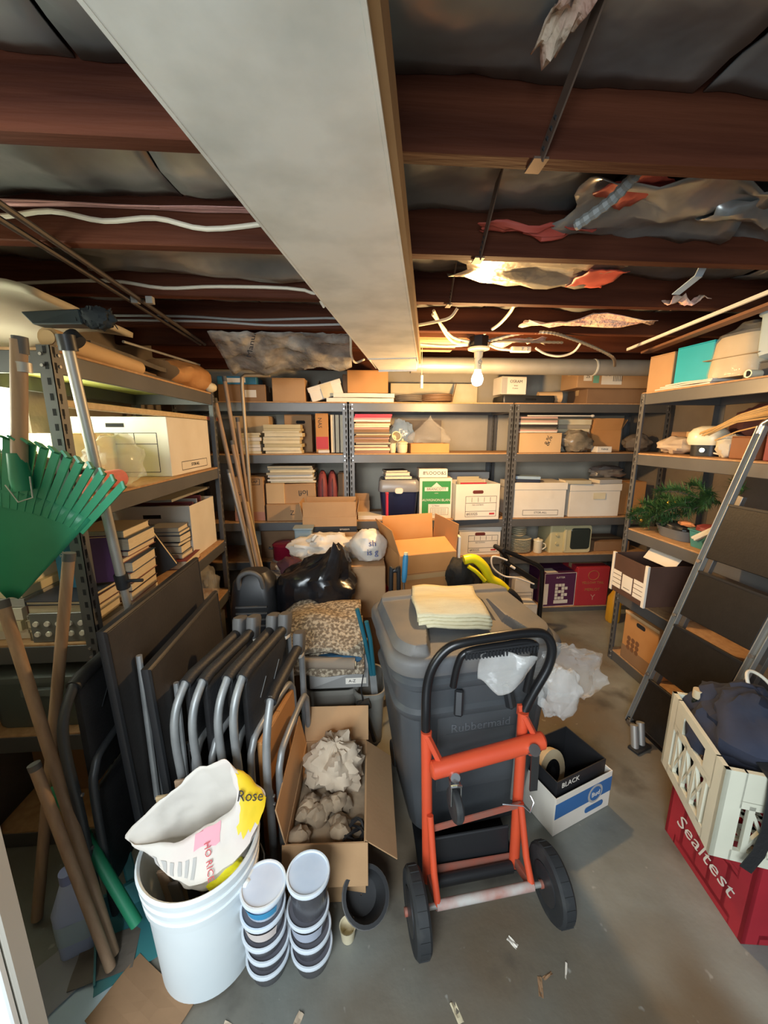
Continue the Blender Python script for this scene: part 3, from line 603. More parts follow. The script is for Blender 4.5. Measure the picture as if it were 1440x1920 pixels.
blob('plastic_bag', 'clear knotted plastic bag resting on the shallow tray', 'plastic bag', (.56, 2.98, z + .115), (.16, .09, .08), clearp, .25, 2.5, 2, flat=z + .072, extra=knot)
blob('plastic_bag', 'bluish clear plastic bag behind the lidded jar', 'plastic bag', (.36, 3.12, z + .12), (.10, .05, .13), mat('blue_clear', (.35, .5, .7), .2, alpha=.5, bump=.8, bscale=14), .3, 2.5, 5, flat=z + .002)
tag(bx('dark_screen_panel', darkpap, .38, .70, 3.2, 3.22, z, z + .25), 'dark framed panel leaning behind the clear knotted bag', 'panel')
t = ybx('light carton with handwriting below the records, right rack', 1.235, 1.565, z, 1.455, 2.88, .24, card_l); text('&%', .06, ink, t, (.06, -.1212, .09), (R(90), R(-70), 0))
stack(9, 1.38, 3.0, 1.458, 1.575, .30, .23, [white_b, ink, darkpap, mat('sleeve_rose', (.5, .32, .27), .7)], 'record_sleeve', 'record sleeve', 'of the stack on the light carton', 'record', 'record sleeves on the right rack', .006, seed=21)
sk = thing('stick', 'pale stick with a white knob lying over the records', 'stick', (0, 0, 0)); MB().tube([(1.3, 2.92, 1.583), (1.80, 2.91, 1.583)], .005, 8).build('shaft', white_b, sk, smooth=True); blob('', '', '', (1.81, 2.91, 1.583), (.016, .01, .01), white_b, .1, n=12, parent=sk).name = 'knob'
stack(8, 1.74, 3.13, z + .001, 1.565, .28, .2, [cream, mat('news', (.42, .36, .27), .85)], 'magazine', 'old magazine', 'of the pile behind the dark bag', 'magazine', 'old magazines', .008, seed=31)
blob('plastic_bag', 'crinkled dark-filled plastic bag on the second right shelf', 'plastic bag', (1.72, 2.95, z + .085), (.13, .075, .085), mat('smoky_bag', (.12, .11, .085), .2, col2=(.34, .28, .2), scale=7, bump=.9, bscale=16), .3, 2.5, 7, flat=z + .001)
carton('brown carton with raised torn flaps on the second right shelf', 2.02, 3.13, z, .24, .2, .17, card_o, open_=(15, 20, -10, 30))
t = carton('small white box in front of the torn-flap carton', 1.915, 2.92, z, .12, .08, .045, white_b, tape=False); text('TUDGE', .018, ink, t, (0, -.041, .024))
blob('dark_bundle', 'dim bundle of cloth at the right end of the second back shelf', 'cloth', (2.25, 2.98, z + .07), (.1, .09, .075), darkpap, .3, 2, 9, flat=z + .001)
# ---- back rack, third shelf
z = BS[2] + .001
t = ybx('tall brown carton with stamped square on the third back shelf', -.915, -.695, z, 1.135, 2.89, .3, card); frame_lines(t, ink, .01, .085, .275, .318, -.15, .004); text('EAP', .03, ink, t, (.047, -.1512, .297)); sticker(t, -.11, .11, .005, .07, -.15, mat('pink_print', (.42, .20, .15), .7), 'pink_band'); text('HI', .06, ink, t, (-.05, -.1512, .2))
t = ybx('low brown carton under the sideways cartons, third back shelf', -.68, -.40, z, .93, 2.88, .3, card); text('Z', .05, ink, t, (.05, -.1512, .06))
ybx('small square carton below the newspapers, third back shelf', -.68, -.545, .931, 1.085, 2.9, .24, card_l)
t = carton('sideways carton with handwritten upside-down letters', -.425, 3.02, .931, .245, .22, .15, card, rot=(0, R(-2), R(-4))); text('lofl', .06, ink, t, (.03, -.1112, .08), (R(90), R(180), 0))
stack(8, -.485, 3.03, 1.088, 1.215, .34, .23, [cream, mat('newsgrey', (.48, .42, .30), .85), white_b], 'newspaper', 'folded newspaper', 'of the pile on the cartons', 'newspaper', 'folded newspapers', .018, seed=41)
for k, x in enumerate((-.265, -.19)):
    t = thing('leather_bag', ['left maroon leather bowling bag on the third back shelf', 'right maroon leather bowling bag on the third back shelf'][k], 'bag', (x, 3.0, z + .001), 4, 'maroon leather bags')
    MB().loft([(0, .036, .11, .03), (.03, .04, .115, .035), (.25, .038, .11, .037), (.34, .026, .09, .025), (.365, .012, .06, .011)], 32, ring=rrect).build('body', maroon, t, smooth=True)
    MB().tube([(.0, -.1, .05), (0, -.117, .16), (0, -.11, .28), (0, -.07, .36)], .004, 6).build('piping', mat('dark_maroon', (.09, .02, .02), .5), t, smooth=True)
ybx('narrow brown carton against the post beside the maroon bags', -.145, -.075, z, 1.15, 2.95, .22, card_d)
t = tag(slab('white_board_sheet', 'white sheet of board lying on the third middle shelf', 'board', .115, 2.96, z, .22, .16, .03, white_b), 'white sheet of board lying on the third middle shelf', 'board')
carton('open carton flap box behind the white board sheet, middle rack', .03, 3.12, z, .14, .16, .12, card, open_=(20, None, None, None))
to = thing('storage_tote', 'navy plastic tote with a grey lid and white latch', 'storage tote', (.325, 3.0, z), -4)
MB().loft([(0, .125, .12, .03), (.02, .13, .125, .03), (.225, .145, .14, .03)], 40, ring=rrect).build('bin', navy, to, smooth=True)
MB().loft([(.215, .155, .15, .035), (.225, .158, .153, .035), (.29, .152, .147, .035), (.305, .14, .135, .03), (.30, .12, .115, .03)], 40, ring=rrect).build('lid', mat('grey_clear_lid', (.22, .22, .23), .3), to, smooth=True)
MB().loft([(0, .032, .022, .018), (.012, .03, .02, .018)], 24, ring=rrect).build('latch', white_b, to, (0.0, -.152, .225), (R(90), 0, 0), smooth=True)
zz = z + .307
for k, (w_, d_, h_, m_) in enumerate(((.21, .17, .026, navy), (.19, .15, .024, white_b), (.17, .14, .016, mat('bk_black', (.02, .02, .022), .5)))):
    book(['dark blue book at the bottom of three on the navy tote', 'white book in the middle of three on the navy tote', 'black book on top of three on the navy tote'][k], .315 - .01 * k, 2.97, zz, d_, w_, h_, m_, rz=-90 + 4 * k, group='books on the tote'); zz += h_ + .001
wb = carton('green and white wine carton on the third middle shelf', .605, 2.98, z, .25, .2, .315, white_b, rz=-2)
wf = -.1
MB().box(-.105, .115, wf - .001, wf - .0002, .115, .292).build('green_panel', greenbox, wb); MB().box(-.105, -.055, wf - .001, wf - .0002, .01, .115).build('green_panel', greenbox, wb)
MB().box(-.085, .095, wf - .0016, wf - .001, .215, .245).build('name_plate', white_b, wb); text('BRANCOTT', .028, ink, wb, (.005, wf - .002, .23))
MB().add([(-.035, wf - .0016, .247), (.045, wf - .0016, .247), (.02, wf - .0016, .268), (.005, wf - .0016, .282), (-.012, wf - .0016, .266)], [(0, 1, 2, 3, 4)]).build('mountain_logo', white_b, wb)
text('SAUVIGNON BLANC', .0265, white_b, wb, (.008, wf - .002, .145)); text('estate', .012, white_b, wb, (.005, wf - .002, .20))
frame_lines(wb, ink, -.035, .10, .03, .085, wf, .002, vs_=[(-.02 + .012 * k, .035, .08) for k in range(9)], name='barcode'); text('12 750ml', .016, ink, wb, (.0, wf - .001, .1))
t = carton('low white patterned box on top of the wine carton', .585, 2.98, z + .318, .22, .17, .065, white_b, rz=-2, tape=False); text('8%OOO&S', .038, ink, t, (.01, -.0862, .033))
t = banker('white file box marked 03325 jutting from the third shelf', .905, 2.965, z, .345, .30, .275, 3, op=True)
for k in range(5): tag(MB().box(.80 + .001, 1.02 - .01 * k, 2.88 + .035 * k, 2.884 + .035 * k, z + .006, z + .262 + .012 * k).build('file_folder', [redpap, mat('manila2', (.5, .42, .26), .8)][k > 1], bevel=.001), 'red hanging folder first in the open file box' if k == 0 else 'red hanging folder second in the open file box' if k == 1 else f'manila folder {ORD[k]} from the front in the open file box', 'folder', 'folders in the open file box')
carton('grey carton behind the open file box on the third shelf', .92, 3.21, z, .36, .14, .33, greyboard, lid=.05)
t = banker('white lidded file box with framed print on the third back shelf', 1.415, 2.99, z, .43, .26, .27, -2, 'stor', .05, False); MB().grid(lambda u, v: (.06 + .10 * u, -.1305 - .001 * math.sin(u * 6), .15 + .07 * v), 6, 3).build('paper_label', white_b, t)
for k, (m_, h_) in enumerate(((mat('bk_navy', (.02, .025, .05), .5), .022), (mat('bk_lightblue', (.25, .36, .48), .5), .022))): book(['dark paperback under the blue one on a white file box', 'pale blue paperback lying on a white file box'][k], 1.33 + .01 * k, 2.93, z + .277 + .024 * k, .12, .18, h_, m_, rz=80 - 10 * k, group='books on the file boxes')
t = banker('plain white lidded file box with a small paper label', 1.875, 3.0, z, .41, .26, .255, 0, 'plain', .05, False); sticker(t, -.02, .08, .14, .19, -.137, cream, 'paper_label')
book('cream book lying at the front edge of the plain file box', 1.72, 2.915, z + .263, .13, .2, .028, mat('bk_cream', (.5, .44, .30), .6), rz=86, group='books on the file boxes')
book('thick grey book lying over the right side of the plain file box', 1.98, 2.93, z + .263, .14, .19, .03, greyboard, rz=94, group='books on the file boxes')
blob('foil_bundle', 'crumpled silvery bundle on the plain file box', 'bundle', (2.07, 3.06, z + .335), (.14, .08, .055), mat('silver_crumple', (.42, .40, .38), .3, .7, bump=.9, bscale=14), .35, 2.6, 14, flat=z + .295)
ybx('brown carton at the right end of the third back shelf', 2.10, 2.33, z, 1.07, 2.92, .24, card_o)
# ---- back rack, fourth shelf
z = BS[3] + .001
banker('white file box marked 03325 on the lower fourth shelf', .965, 3.03, z, .34, .28, .245, 2, 'num', .045)
def plate(label, x, y, z, r, group):
    t = MB().lathe([(r * .55, 0), (r * .62, .002), (r * .95, .011), (r, .013), (r, .016), (r * .93, .014), (r * .6, .006), (.002, .005)], 28).build('plate', porc, None, (x, y, z), smooth=True)
    return tag(t, label, 'plate', group)
for k in range(9): plate(f'white dinner plate {ORD[8 - k]} from the top of the stack' if k < 8 else 'white dinner plate topmost of the stack under the bowls', 1.335, 2.975, z + .0125 * k, .088, 'stacked dinner plates')
for k in range(4): tag(MB().lathe([(.02, 0), (.03, .004), (.058, .022), (.062, .026), (.056, .024), (.028, .008), (.002, .007)], 24).build('bowl', porc, None, (1.32, 2.975, z + .128 + .016 * k), smooth=True), f'small white bowl {ORD[3 - k]} from the top of the nest on the plates' if k < 3 else 'small white bowl topmost of the nest on the plates', 'bowl', 'stacked bowls')
mg = thing('mug', 'white enamel mug with a lid beside the television', 'mug', (1.47, 2.93, z)); MB().lathe([(.032, 0), (.035, .004), (.035, .095), (.037, .1)], 20).build('body', porc, mg, smooth=True); MB().lathe([(.038, .1), (.036, .108), (.008, .116), (.008, .122)], 20).build('lid', porc, mg, smooth=True); MB().tube([(.034, -.01, .08), (.056, -.016, .07), (.058, -.016, .045), (.034, -.01, .025)], .005, 8).build('handle', porc, mg, smooth=True)
tv = thing('television', 'cream portable television on the fourth right shelf', 'television', (1.72, 3.02, z))
MB().loft([(0, .165, .115, .015), (.225, .16, .11, .015)], 24, ring=rrect).build('case', tvm, tv, smooth=True)
MB().loft([(0, .115, .118, .02), (.014, .112, .112, .02)], 32, ring=rrect).build('bezel', tvm, tv, (.06, -.115, .115), (R(90), 0, 0), smooth=True)
MB().loft([(0, .082, .088, .025), (.004, .078, .084, .025)], 32, ring=rrect).build('screen', screen, tv, (.082, -.1295, .118), (R(90), 0, 0), smooth=True)
bx('control_panel', mat('tv_panel', (.60, .54, .33), .5), -.05, -.035, -.134, -.129, .02, .2, tv)
for k in range(2): MB().lathe([(.012, 0), (.01, .012)], 14).build('dial', tvm, tv, (-.11, -.116, .08 + .07 * k), (R(90), 0, 0), smooth=True)
carton('flat brown carton right of the television on the fourth shelf', 2.1, 3.05, z, .3, .26, .08, card_d)
dm = thing('domed_trunk', 'dim olive domed lid showing behind the open carton', 'trunk', (.17, 3.06, z)); MB().loft([(0, .2, .16, .02), (.2, .2, .16, .02), (.27, .17, .15, .02), (.29, .1, .12, .02)], 32, ring=rrect).build('body', mat('olive', (.16, .14, .07), .6), dm, smooth=True); MB().tube([(-.2, -.165, .19), (0, -.165, .235), (.2, -.165, .19)], .008, 8).build('rim', mat('olive_d', (.1, .09, .05), .5), dm, smooth=True)
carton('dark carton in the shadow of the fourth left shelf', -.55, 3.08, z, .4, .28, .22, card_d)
# ---- back rack, bottom shelf
z = BS[4] + .001
t = carton('purple wine carton with white grid label on the bottom shelf', 1.645, 2.99, z, .275, .26, .29, purple, rz=3, tape=False); frame_lines(t, white_b, -.136, .136, .002, .288, -.13, .004)
for i in range(4):
    for j in range(5):
        if (i * 3 + j * 2) % 4 != 1: MB().box(-.04 + .028 * i, -.016 + .028 * i, -.1312, -.1302, .06 + .028 * j, .084 + .028 * j).build('label_square', white_b, t)
MB().box(-.045, .078, -.1312, -.1302, .025, .055).build('label_strip', white_b, t); sticker(t, -.135, -.10, .02, .2, -.13, white_b, 'white_strip'); text('SUTTER', .022, white_b, t, (.0, -.131, .25)); bx('paper', white_b, -.12, -.02, -.12, -.02, .291, .294, t)
t = carton('red wine carton on the bottom shelf right of the purple one', 1.93, 2.98, z, .27, .25, .335, redbox, rz=-1); text('YELLOW TAIL', .03, mat('gold_ink', (.4, .2, .06), .5), t, (0, -.1262, .2)); text('MERLOT', .034, mat('gold_ink', (.4, .2, .06), .5), t, (0, -.1262, .14)); text('Y', .07, mat('pale_ink', (.55, .25, .2), .5), t, (.01, -.1262, .07)); MB().tube([(.045 * math.cos(a), -.1262, .265 + .04 * math.sin(a)) for a in [k * math.pi / 8 for k in range(16)]], .002, 5, closed=True).build('round_logo', mat('gold_ink', (.4, .2, .06), .5), t)
t = carton('white printed carton on the bottom shelf behind the cart', 1.36, 3.0, z, .16, .24, .24, white_b, tape=False); frame_lines(t, ink, -.07, .07, .03, .12, -.12, .003, (.06, .09))
jb = thing('amber_jug', 'amber plastic jug standing beside the red wine carton', 'jug', (1.99, 2.66, 0.001)); MB().loft([(0, .04, .035, .02), (.02, .046, .04, .025), (.2, .046, .04, .03), (.255, .02, .02, .018), (.27, .018, .018, .017)], 32, ring=rrect).build('body', orangej, jb, smooth=True); MB().lathe([(.02, .27), (.02, .29)], 16).build('cap', white_b, jb); MB().tube([(.03, 0, .235), (.06, 0, .22), (.058, 0, .15), (.044, 0, .12)], .007, 8).build('handle', orangej, jb, smooth=True)
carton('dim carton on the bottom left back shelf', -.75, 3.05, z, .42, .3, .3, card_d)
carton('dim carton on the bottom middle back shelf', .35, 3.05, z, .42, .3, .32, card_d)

# ---------------------------------------------------------------- left rack contents
z = LS[0] + .001
b = MB()      # pale foam pad bent over the rack top
def pad(u, v): return (-1.34 + .46 * v - .05 * u, 1.22 + .58 * u, z + .02 + .15 * math.sin(math.pi * (.12 + .55 * v)) + .02 * u + .008 * nz(u * 3, v * 3, 1))
tag(b.grid(pad, 14, 14).build('foam_pad', mat('foam_pad', (.46, .41, .31), .9, col2=(.55, .49, .38), scale=4), smooth=True, solid=.02), 'big pale foam pad arched over the top of the left rack', 'foam pad')
br = thing('dust_brush', 'dark dustpan brush lying on the near end of left rack top', 'brush', (-.775, 1.20, z + .055), -4); br.scale = (.72, .72, .72)
MB().hexa([(-.13, -.03, 0), (.06, -.035, 0), (.06, .035, 0), (-.13, .03, 0), (-.17, -.03, .045), (.05, -.03, .055), (.05, .03, .055), (-.17, .03, .045)]).build('head', teal if False else mat('dark_teal', (.006, .014, .017), .5), br, bevel=.004)
blob('', '', '', (.095, 0, .03), (.06, .036, .036), mat('bristle', (.005, .008, .009), .9), .2, 4, 3, fine=.2, parent=br).name = 'bristle_tuft'
b = MB()
for k in range(160):
    x = .03 + .11 * random.random(); y = random.uniform(-.03, .03); b.bar((x, y, .03), (x + random.uniform(.0, .02), y * 1.2, .03 + random.uniform(-.035, .035)), .004, .003)
b.build('bristles', mat('bristle', (.005, .008, .009), .8), br, kind='stuff')
MB().tube([(-.02, 0, -.03), (.01, 0, -.06)], .03, 14).build('end_cap', blackp, br, smooth=True)
b = MB(); b.tube([(-.86, 1.22, z + .03), (-.9, 1.75, z + .032)], .028, 16); b.tube([(-.86, 1.217, z + .03), (-.86, 1.2205, z + .03)], .02, 12)
tag(b.build('cardboard_tube', card_l, smooth=True), 'pale cardboard tube lying along the front of left rack top', 'tube')
for k, (y0, y1, x, dz, m_) in enumerate(((1.35, 2.25, -.91, .0, darkpap), (1.5, 2.1, -.93, .062, darkpap), (1.75, 2.38, -1.05, .025, card_d))):
    slab('cardboard_sheet', ['dark flattened cardboard at the front of left rack top', 'dark curled board behind the pale tube on left rack', 'brown flattened cardboard further back on left rack top'][k], 'cardboard sheet', x - .07, (y0 + y1) / 2, z + dz, .16 if k < 2 else .3, y1 - y0, .02, m_, seed=k + 3, warp=.012)
b = MB()
def pbag(sec, n):
    t_ = sec; out = []
    for k in range(n):
        a = 2 * math.pi * k / n; out.append((-.97 + (.11 + .03 * t_) * math.cos(a) + .02 * nz(t_ * 3, a, 2), 2.05 + .34 * t_, z + .055 + .012 + (.05 + .045 * t_) * math.sin(a) + .018 * nz(t_ * 4, a * 2, 7)))
    return out
tag(b.loft([k / 8 for k in range(9)], 24, True, False, pbag).build('paper_sack', mat('orange_kraft', (.42, .20, .07), .8, col2=(.5, .26, .1), scale=7, bump=.6, bscale=14), smooth=True, solid=.002), 'crumpled orange-brown paper sack at far end of left rack top', 'paper sack')
tag(blob('sponge_block', 'cream sponge block overhanging the far end of left rack top', 'sponge', (-.845, 2.40, z + .028), (.035, .05, .027), cream, .12, n=16), 'cream sponge block overhanging the far end of left rack top', 'sponge')
tag(MB().tube([(-1.0, 1.85, z + .155), (-.90, 2.42, z + .155)], .006, 8).build('metal_rod', galv_d, smooth=True), 'thin bright rod lying over the sack on left rack', 'rod')
z = LS[1] + .001
t = banker('long white file box with framed print, second left shelf', -1.08, 2.13, z, .50, .42, .275, 90, 'stor', None, False)
# print on the face towards the camera (local +/-x face)
g = MB(); e = -.2508
for (y0, y1, z0, z1) in ((-.16, .12, .20, .203), (-.16, .12, .02, .023), (-.16, -.157, .02, .203), (.117, .12, .02, .203), (-.16, .12, .15, .153), (-.06, -.057, .153, .2), (.03, .033, .153, .2)): g.box(e, e + .0006, y0, y1, z0, z1)
g.build('printed_frame', ink, t); MB().box(e, e + .0006, -.02, .06, .228, .246).build('hand_hole', slotm, t)
pk = thing('wood_plank', 'long pale plank with a red end label above the file box', 'plank', (-.90, 1.27, z + .278), 0); bx('plank', wood_l, -.02, .02, 0, 1.36, 0, .022, pk, .002); MB().box(.0201, .0207, 1.13, 1.35, .003, .019).build('red_label', mat('label_red', (.62, .17, .12), .5), pk); text('TRIM', .015, white_b, pk, (.0212, 1.25, .011), (R(90), 0, R(90)))
blob('plastic_bag', 'frosted plastic bag beside the pink roll on left rack', 'plastic bag', (-.97, 1.63, z + .085), (.09, .13, .10), clearw, .3, 2.5, 17, flat=z + .001)
rl = thing('towel_roll', 'pink rolled towel on the second left shelf', 'towel', (-.90, 1.29, z + .034)); MB().tube([(0, 0, 0), (-.01, .12, 0), (0, .235, .0)], .033, 18).build('roll', pinkm, rl, smooth=True); MB().tube([(.0, .236, 0), (0, .24, 0)], .02, 14).build('core', mat('pink_dark', (.5, .12, .12), .9), rl)
coil('cord_coil', 'black coiled cord lying behind the pink roll', (-1.0, 1.44, z), .085, 6, .006, blackp, 'cord', .07, seed=2)
blob('dark_bundle', 'dark bundle of straps at the near end of second left shelf', 'bundle', (-1.12, 1.34, z + .07), (.12, .1, .075), blackv, .3, 2.3, 21, flat=z + .001)
carton('pale carton against the window on the second left shelf', -1.2, 1.72, z, .2, .3, .2, cream)
t = ybx('grey-green shoebox behind the rake on the second left shelf', -1.29, -1.08, z, z + .14, 1.24, .16, mat('grn_card', (.20, .23, .17), .8))
z = LS[2] + .001
t = banker('white file box at the far end of the third left shelf', -1.09, 2.22, z, .34, .42, .285, 90, 'plain', None, False, op=True)
frame_lines(t, ink, -.15, -.15, .0, .0, -.5)
bpy.data.objects.remove([c for c in t.children if c.name.startswith('printed_frame')][0])
g = MB(); e = -.1708
for (y0, y1, z0, z1) in ((-.16, .02, .185, .188), (-.16, .02, .03, .033), (-.16, -.157, .03, .188), (.017, .02, .03, .188), (-.16, .02, .13, .133), (-.1, -.097, .03, .188)): g.box(e, e + .0006, y0, y1, z0, z1)
g.build('printed_frame', ink, t); MB().box(e, e + .0006, -.06, .03, .22, .24).build('hand_hole', slotm, t)
for k in range(4): tag(MB().box(-1.27 + .0, -.905, 2.10 + .055 * k, 2.106 + .055 * k, z + .006, z + .28 + .01 * k).build('file_folder', [greyboard, maroon][k % 2], bevel=.001), ['grey folder nearest the camera in the left file box', 'maroon folder second in the left file box', 'grey folder third in the left file box', 'maroon folder last in the left file box'][k], 'folder', 'folders in the left file box')
slab('document_tray', 'thin grey tray lying across the left file box', 'tray', -1.1, 2.2, z + .325, .36, .5, .012, mat('tray_grey', (.3, .29, .25), .5), warp=.004)
bkm = [mat('bkA%d' % k, c_, .5) for k, c_ in enumerate(((.03, .035, .05), (.14, .06, .05), (.05, .09, .15), (.30, .25, .17), (.02, .02, .022), (.10, .03, .12), (.28, .12, .10), (.36, .34, .30)))]
def bstack(n, x, y, z0, z1, w, d, where, group, seed, jy=.01):
    rnd = random.Random(seed); th = [rnd.uniform(.6, 1.5) for _ in range(n)]; s_ = sum(th); zz = z0
    for i in range(n):
        h = th[i] / s_ * (z1 - z0); k = n - 1 - i
        book((f'book {ORD[k]} from the top ' if k else 'book topmost ') + where, x + rnd.uniform(-.01, .01), y + rnd.uniform(-jy, jy), zz, w * rnd.uniform(.9, 1), d * rnd.uniform(.9, 1), h - .0008, bkm[rnd.randrange(8)], rz=rnd.uniform(-5, 5), group=group); zz += h
bstack(9, -.965, 1.545, z, z + .305, .20, .21, 'of the tall pile on the third left shelf', 'tall book pile', 3)
bstack(6, -.955, 1.97, z + .045, z + .205, .15, .13, 'of the pile before the left file box', 'short book pile', 8)
book('dark red book under the short pile on the third left shelf', -.95, 1.965, z, .2, .2, .042, maroon, rz=4, group='short book pile')
book('black book leaning between the two piles, third left shelf', -.965, 1.76, z + .125, .23, .16, .035, bkm[4], rot=(R(82), R(62), R(8)), group='leaning books')
tt = book('blue-covered paperback standing at the near end, third left shelf', -.97, 1.335, z + .225, .10, .17, .02, mat('blue_cover', (.04, .22, .38), .45), rot=(R(90), 0, 0), group='leaning books')
text('TIMES', .02, white_b, tt, (-.025, .05, .0215), (0, 0, R(90)))
book('purple-spined book beside the blue paperback', -.895, 1.36, z + .23, .08, .16, .03, bkm[5], rot=(R(90), 0, R(10)), group='leaning books')
bstack(6, -.97, 1.30, z, z + .14, .19, .19, 'of the low pile beneath the blue paperback', 'low book pile', 15)
stack(5, -1.15, 1.33, z, z + .17, .14, .2, [cream, white_b, greyboard], 'magazine', 'magazine', 'of the pile left of the rack post', 'magazine', 'magazines on the left rack', .012, seed=61)
tr = thing('paint_tray', 'clear boxed set of small jars at the end of the left shelf', 'paint set', (-.93, 1.235, z + .0)); tr.location = (-.955, 1.208, z); 
bx('tray', mat('tray_clear', (.16, .16, .15), .3), -.09, .09, -.005, .0, 0, .10, tr)
for k in range(10): MB().lathe([(.009, 0), (.008, .006)], 10).build('jar_lid', white_b, tr, (-.07 + .034 * (k % 5), -.006, .03 + .035 * (k // 5)), (R(90), 0, 0))
t = banker('white file box at the near end of the left rack', -1.2, 1.42, z, .2, .3, .20, 0, 'plain', .04, False)
z = LS[3] + .001
blob('plastic_bag', 'crinkled clear bag at the far end of the fourth left shelf', 'plastic bag', (-.93, 2.24, z + .10), (.08, .12, .11), clearw, .35, 2.5, 27, flat=z + .001)
carton('dim carton on the fourth left shelf', -1.1, 1.85, z, .3, .4, .22, card_d)
gt = thing('grey_tote', 'grey-blue storage tote at the near end of the fourth left shelf', 'storage tote', (-1.06, 1.40, z)); MB().loft([(0, .17, .17, .03), (.01, .175, .175, .03), (.19, .19, .19, .035)], 32, ring=rrect).build('tub', mat('tote_grey', (.10, .125, .125), .45), gt, smooth=True); MB().loft([(.185, .198, .198, .04), (.205, .2, .2, .04), (.212, .19, .19, .035)], 32, ring=rrect).build('lid', mat('tote_lid', (.13, .155, .155), .45), gt, smooth=True); bx('handle', mat('tote_lid', (.13, .155, .155), .45), -.05, .05, -.206, -.19, .14, .165, gt)
z = LS[4] + .001
carton('white carton low on the left rack beside the chairs', -1.02, 2.24, z, .3, .3, .26, white_b)
carton('dim carton low on the left rack', -1.08, 1.6, z, .36, .5, .24, card_d)

# rake, handles and pole in front of the left rack
rk = thing('leaf_rake', 'green plastic leaf rake standing head up before the left rack', 'rake', (-.925, 1.03, 1.0), 0)
def fanx(u, v):
    a = R(-38 + 76 * u) + R(6); r_ = .02 + .27 * v; return (r_ * math.sin(a) * 1.15, -.03 * math.sin(math.pi * u) * v, r_ * math.cos(a) * 1.1)
MB().grid(fanx, 24, 8).build('fan_web', green, rk, smooth=True, solid=.006)
for k in range(24):
    u = k / 23; a = R(-38 + 76 * u) + R(6); p = []
    for v in (1.0, 1.3, 1.5, 1.68, 1.76): r_ = .02 + .23 * v; p.append((r_ * math.sin(a) * 1.15, -.03 * math.sin(math.pi * u) + (-.0 if v < 1.75 else -.03), r_ * math.cos(a) * 1.1 - (0 if v < 1.75 else .012)))
    b = MB()
    for i in range(4): b.bar(p[i], p[i + 1], .0185, .005, (0, 1, 0))
    b.build('tine', green, rk)
MB().lathe([(.02, 0), (.022, .03), (.018, .09)], 14).build('socket', green, rk, (0.115, -.045, .315), smooth=True)
MB().tube([(.115, -.045, .36), (.155, -.03, .66)], .0165, 12).build('handle', wood_p, rk, smooth=True); MB().tube([(.1545, -.03, .63), (.158, -.03, .668)], .0155, 12).build('grip_cap', greycap, rk, smooth=True); MB().tube([(.1515, -.03, .59), (.153, -.03, .612)], .0182, 12).build('ferrule', galv_d, rk, smooth=True)
wireb = MB().tube([(.09, -.06, .33), (.12, -.07, .29), (.15, -.065, .30), (.15, -.062, .35)], .0018, 6); wireb.build('wire_tie', galv_d, rk)
def pole(label, a, b_, r_, m, cat='pole', name='wooden_pole', tip=None):
    o = thing(name, label, cat, a); d = Vector(b_) - Vector(a)
    MB().tube([(0, 0, 0), d * .5, d], r_, 12).build('shaft', m, o, smooth=True)
    MB().tube([d * .985, d * 1.0 + d.normalized() * .006], r_ * 1.08, 12).build('end_tip', tip or greycap, o, smooth=True); return o
pole('wooden tool handle slanting down from the green rake', (-.70, .86, .02), (-.925, 1.0, 1.02), .0145, wood_p)
pole('crossing wooden handle behind the rake handle', (-.98, .96, .02), (-.80, 1.08, 1.12), .0145, wood_p)
pole('third wooden handle low among the left clutter', (-.69, .83, .02), (-.83, .89, .62), .013, wood_p)
vp = thing('aluminium_pole', 'aluminium telescopic pole leaning on the left rack post', 'pole', (-.775, 1.30, .55)); MB().tube([(0, 0, 0), (0.0, -.05, .42)], .012, 12).build('lower_tube', alum, vp, smooth=True); MB().tube([(0, -.05, .42), (.0, -.135, 1.13)], .0145, 12).build('upper_tube', alum, vp, smooth=True); MB().tube([(0, -.046, .40), (0, -.054, .45)], .020, 12).build('clamp', blackp, vp, smooth=True); MB().tube([(.02, -.05, .425), (.07, -.06, .43)], .006, 8).build('clamp_lever', blackp, vp, smooth=True); MB().tube([(0, -.133, 1.12), (0, -.138, 1.16)], .022, 12).build('end_cap', blackp, vp, smooth=True)
# poles leaning in the corner between left and back racks
PO = (((-.66, 2.56, .02), (-.83, 2.62, 1.80), .013, wood_p), ((-.62, 2.50, .02), (-.875, 2.55, 1.66), .0135, wood_p), ((-.70, 2.66, .02), (-.79, 2.70, 1.55), .012, wood_p), ((-.60, 2.47, .02), (-.82, 2.52, 1.22), .012, mat('grey_pole', (.30, .27, .24), .4, .4)), ((-.575, 2.44, .02), (-.80, 2.58, 1.40), .0125, wood_p))
for k, (a, b_, r_, m_) in enumerate(PO): pole(['tallest wooden pole leaning in the corner by left rack', 'wooden pole leaning nearest the left rack end', 'thin wooden pole leaning behind the others in the corner', 'grey metal pole leaning low in the corner', 'wooden pole slanting out toward the folding chairs'][k], a, b_, r_, m_)
lt = thing('bent_tube', 'pale bent metal tube leaning in the corner with its top turned right', 'tube', (-.72, 2.70, .02)); MB().tube([(0, 0, 0), (-.02, 0, .9), (-.025, 0, 1.72), (-.022, 0, 1.79), (.0, 0, 1.805), (.16, .0, 1.805)], .012, 10).build('tube', mat('pale_brass', (.42, .33, .22), .4, .3), lt, smooth=True)
tag(MB().hexa([(-.66, 2.5, .3), (-.60, 2.5, .3), (-.60, 2.52, .3), (-.66, 2.52, .3), (-.78, 2.6, 1.0), (-.735, 2.6, 1.0), (-.735, 2.62, 1.0), (-.78, 2.62, 1.0)]).build('wood_lath', wood_l, bevel=.002), 'flat pale lath leaning low in the corner', 'lath')
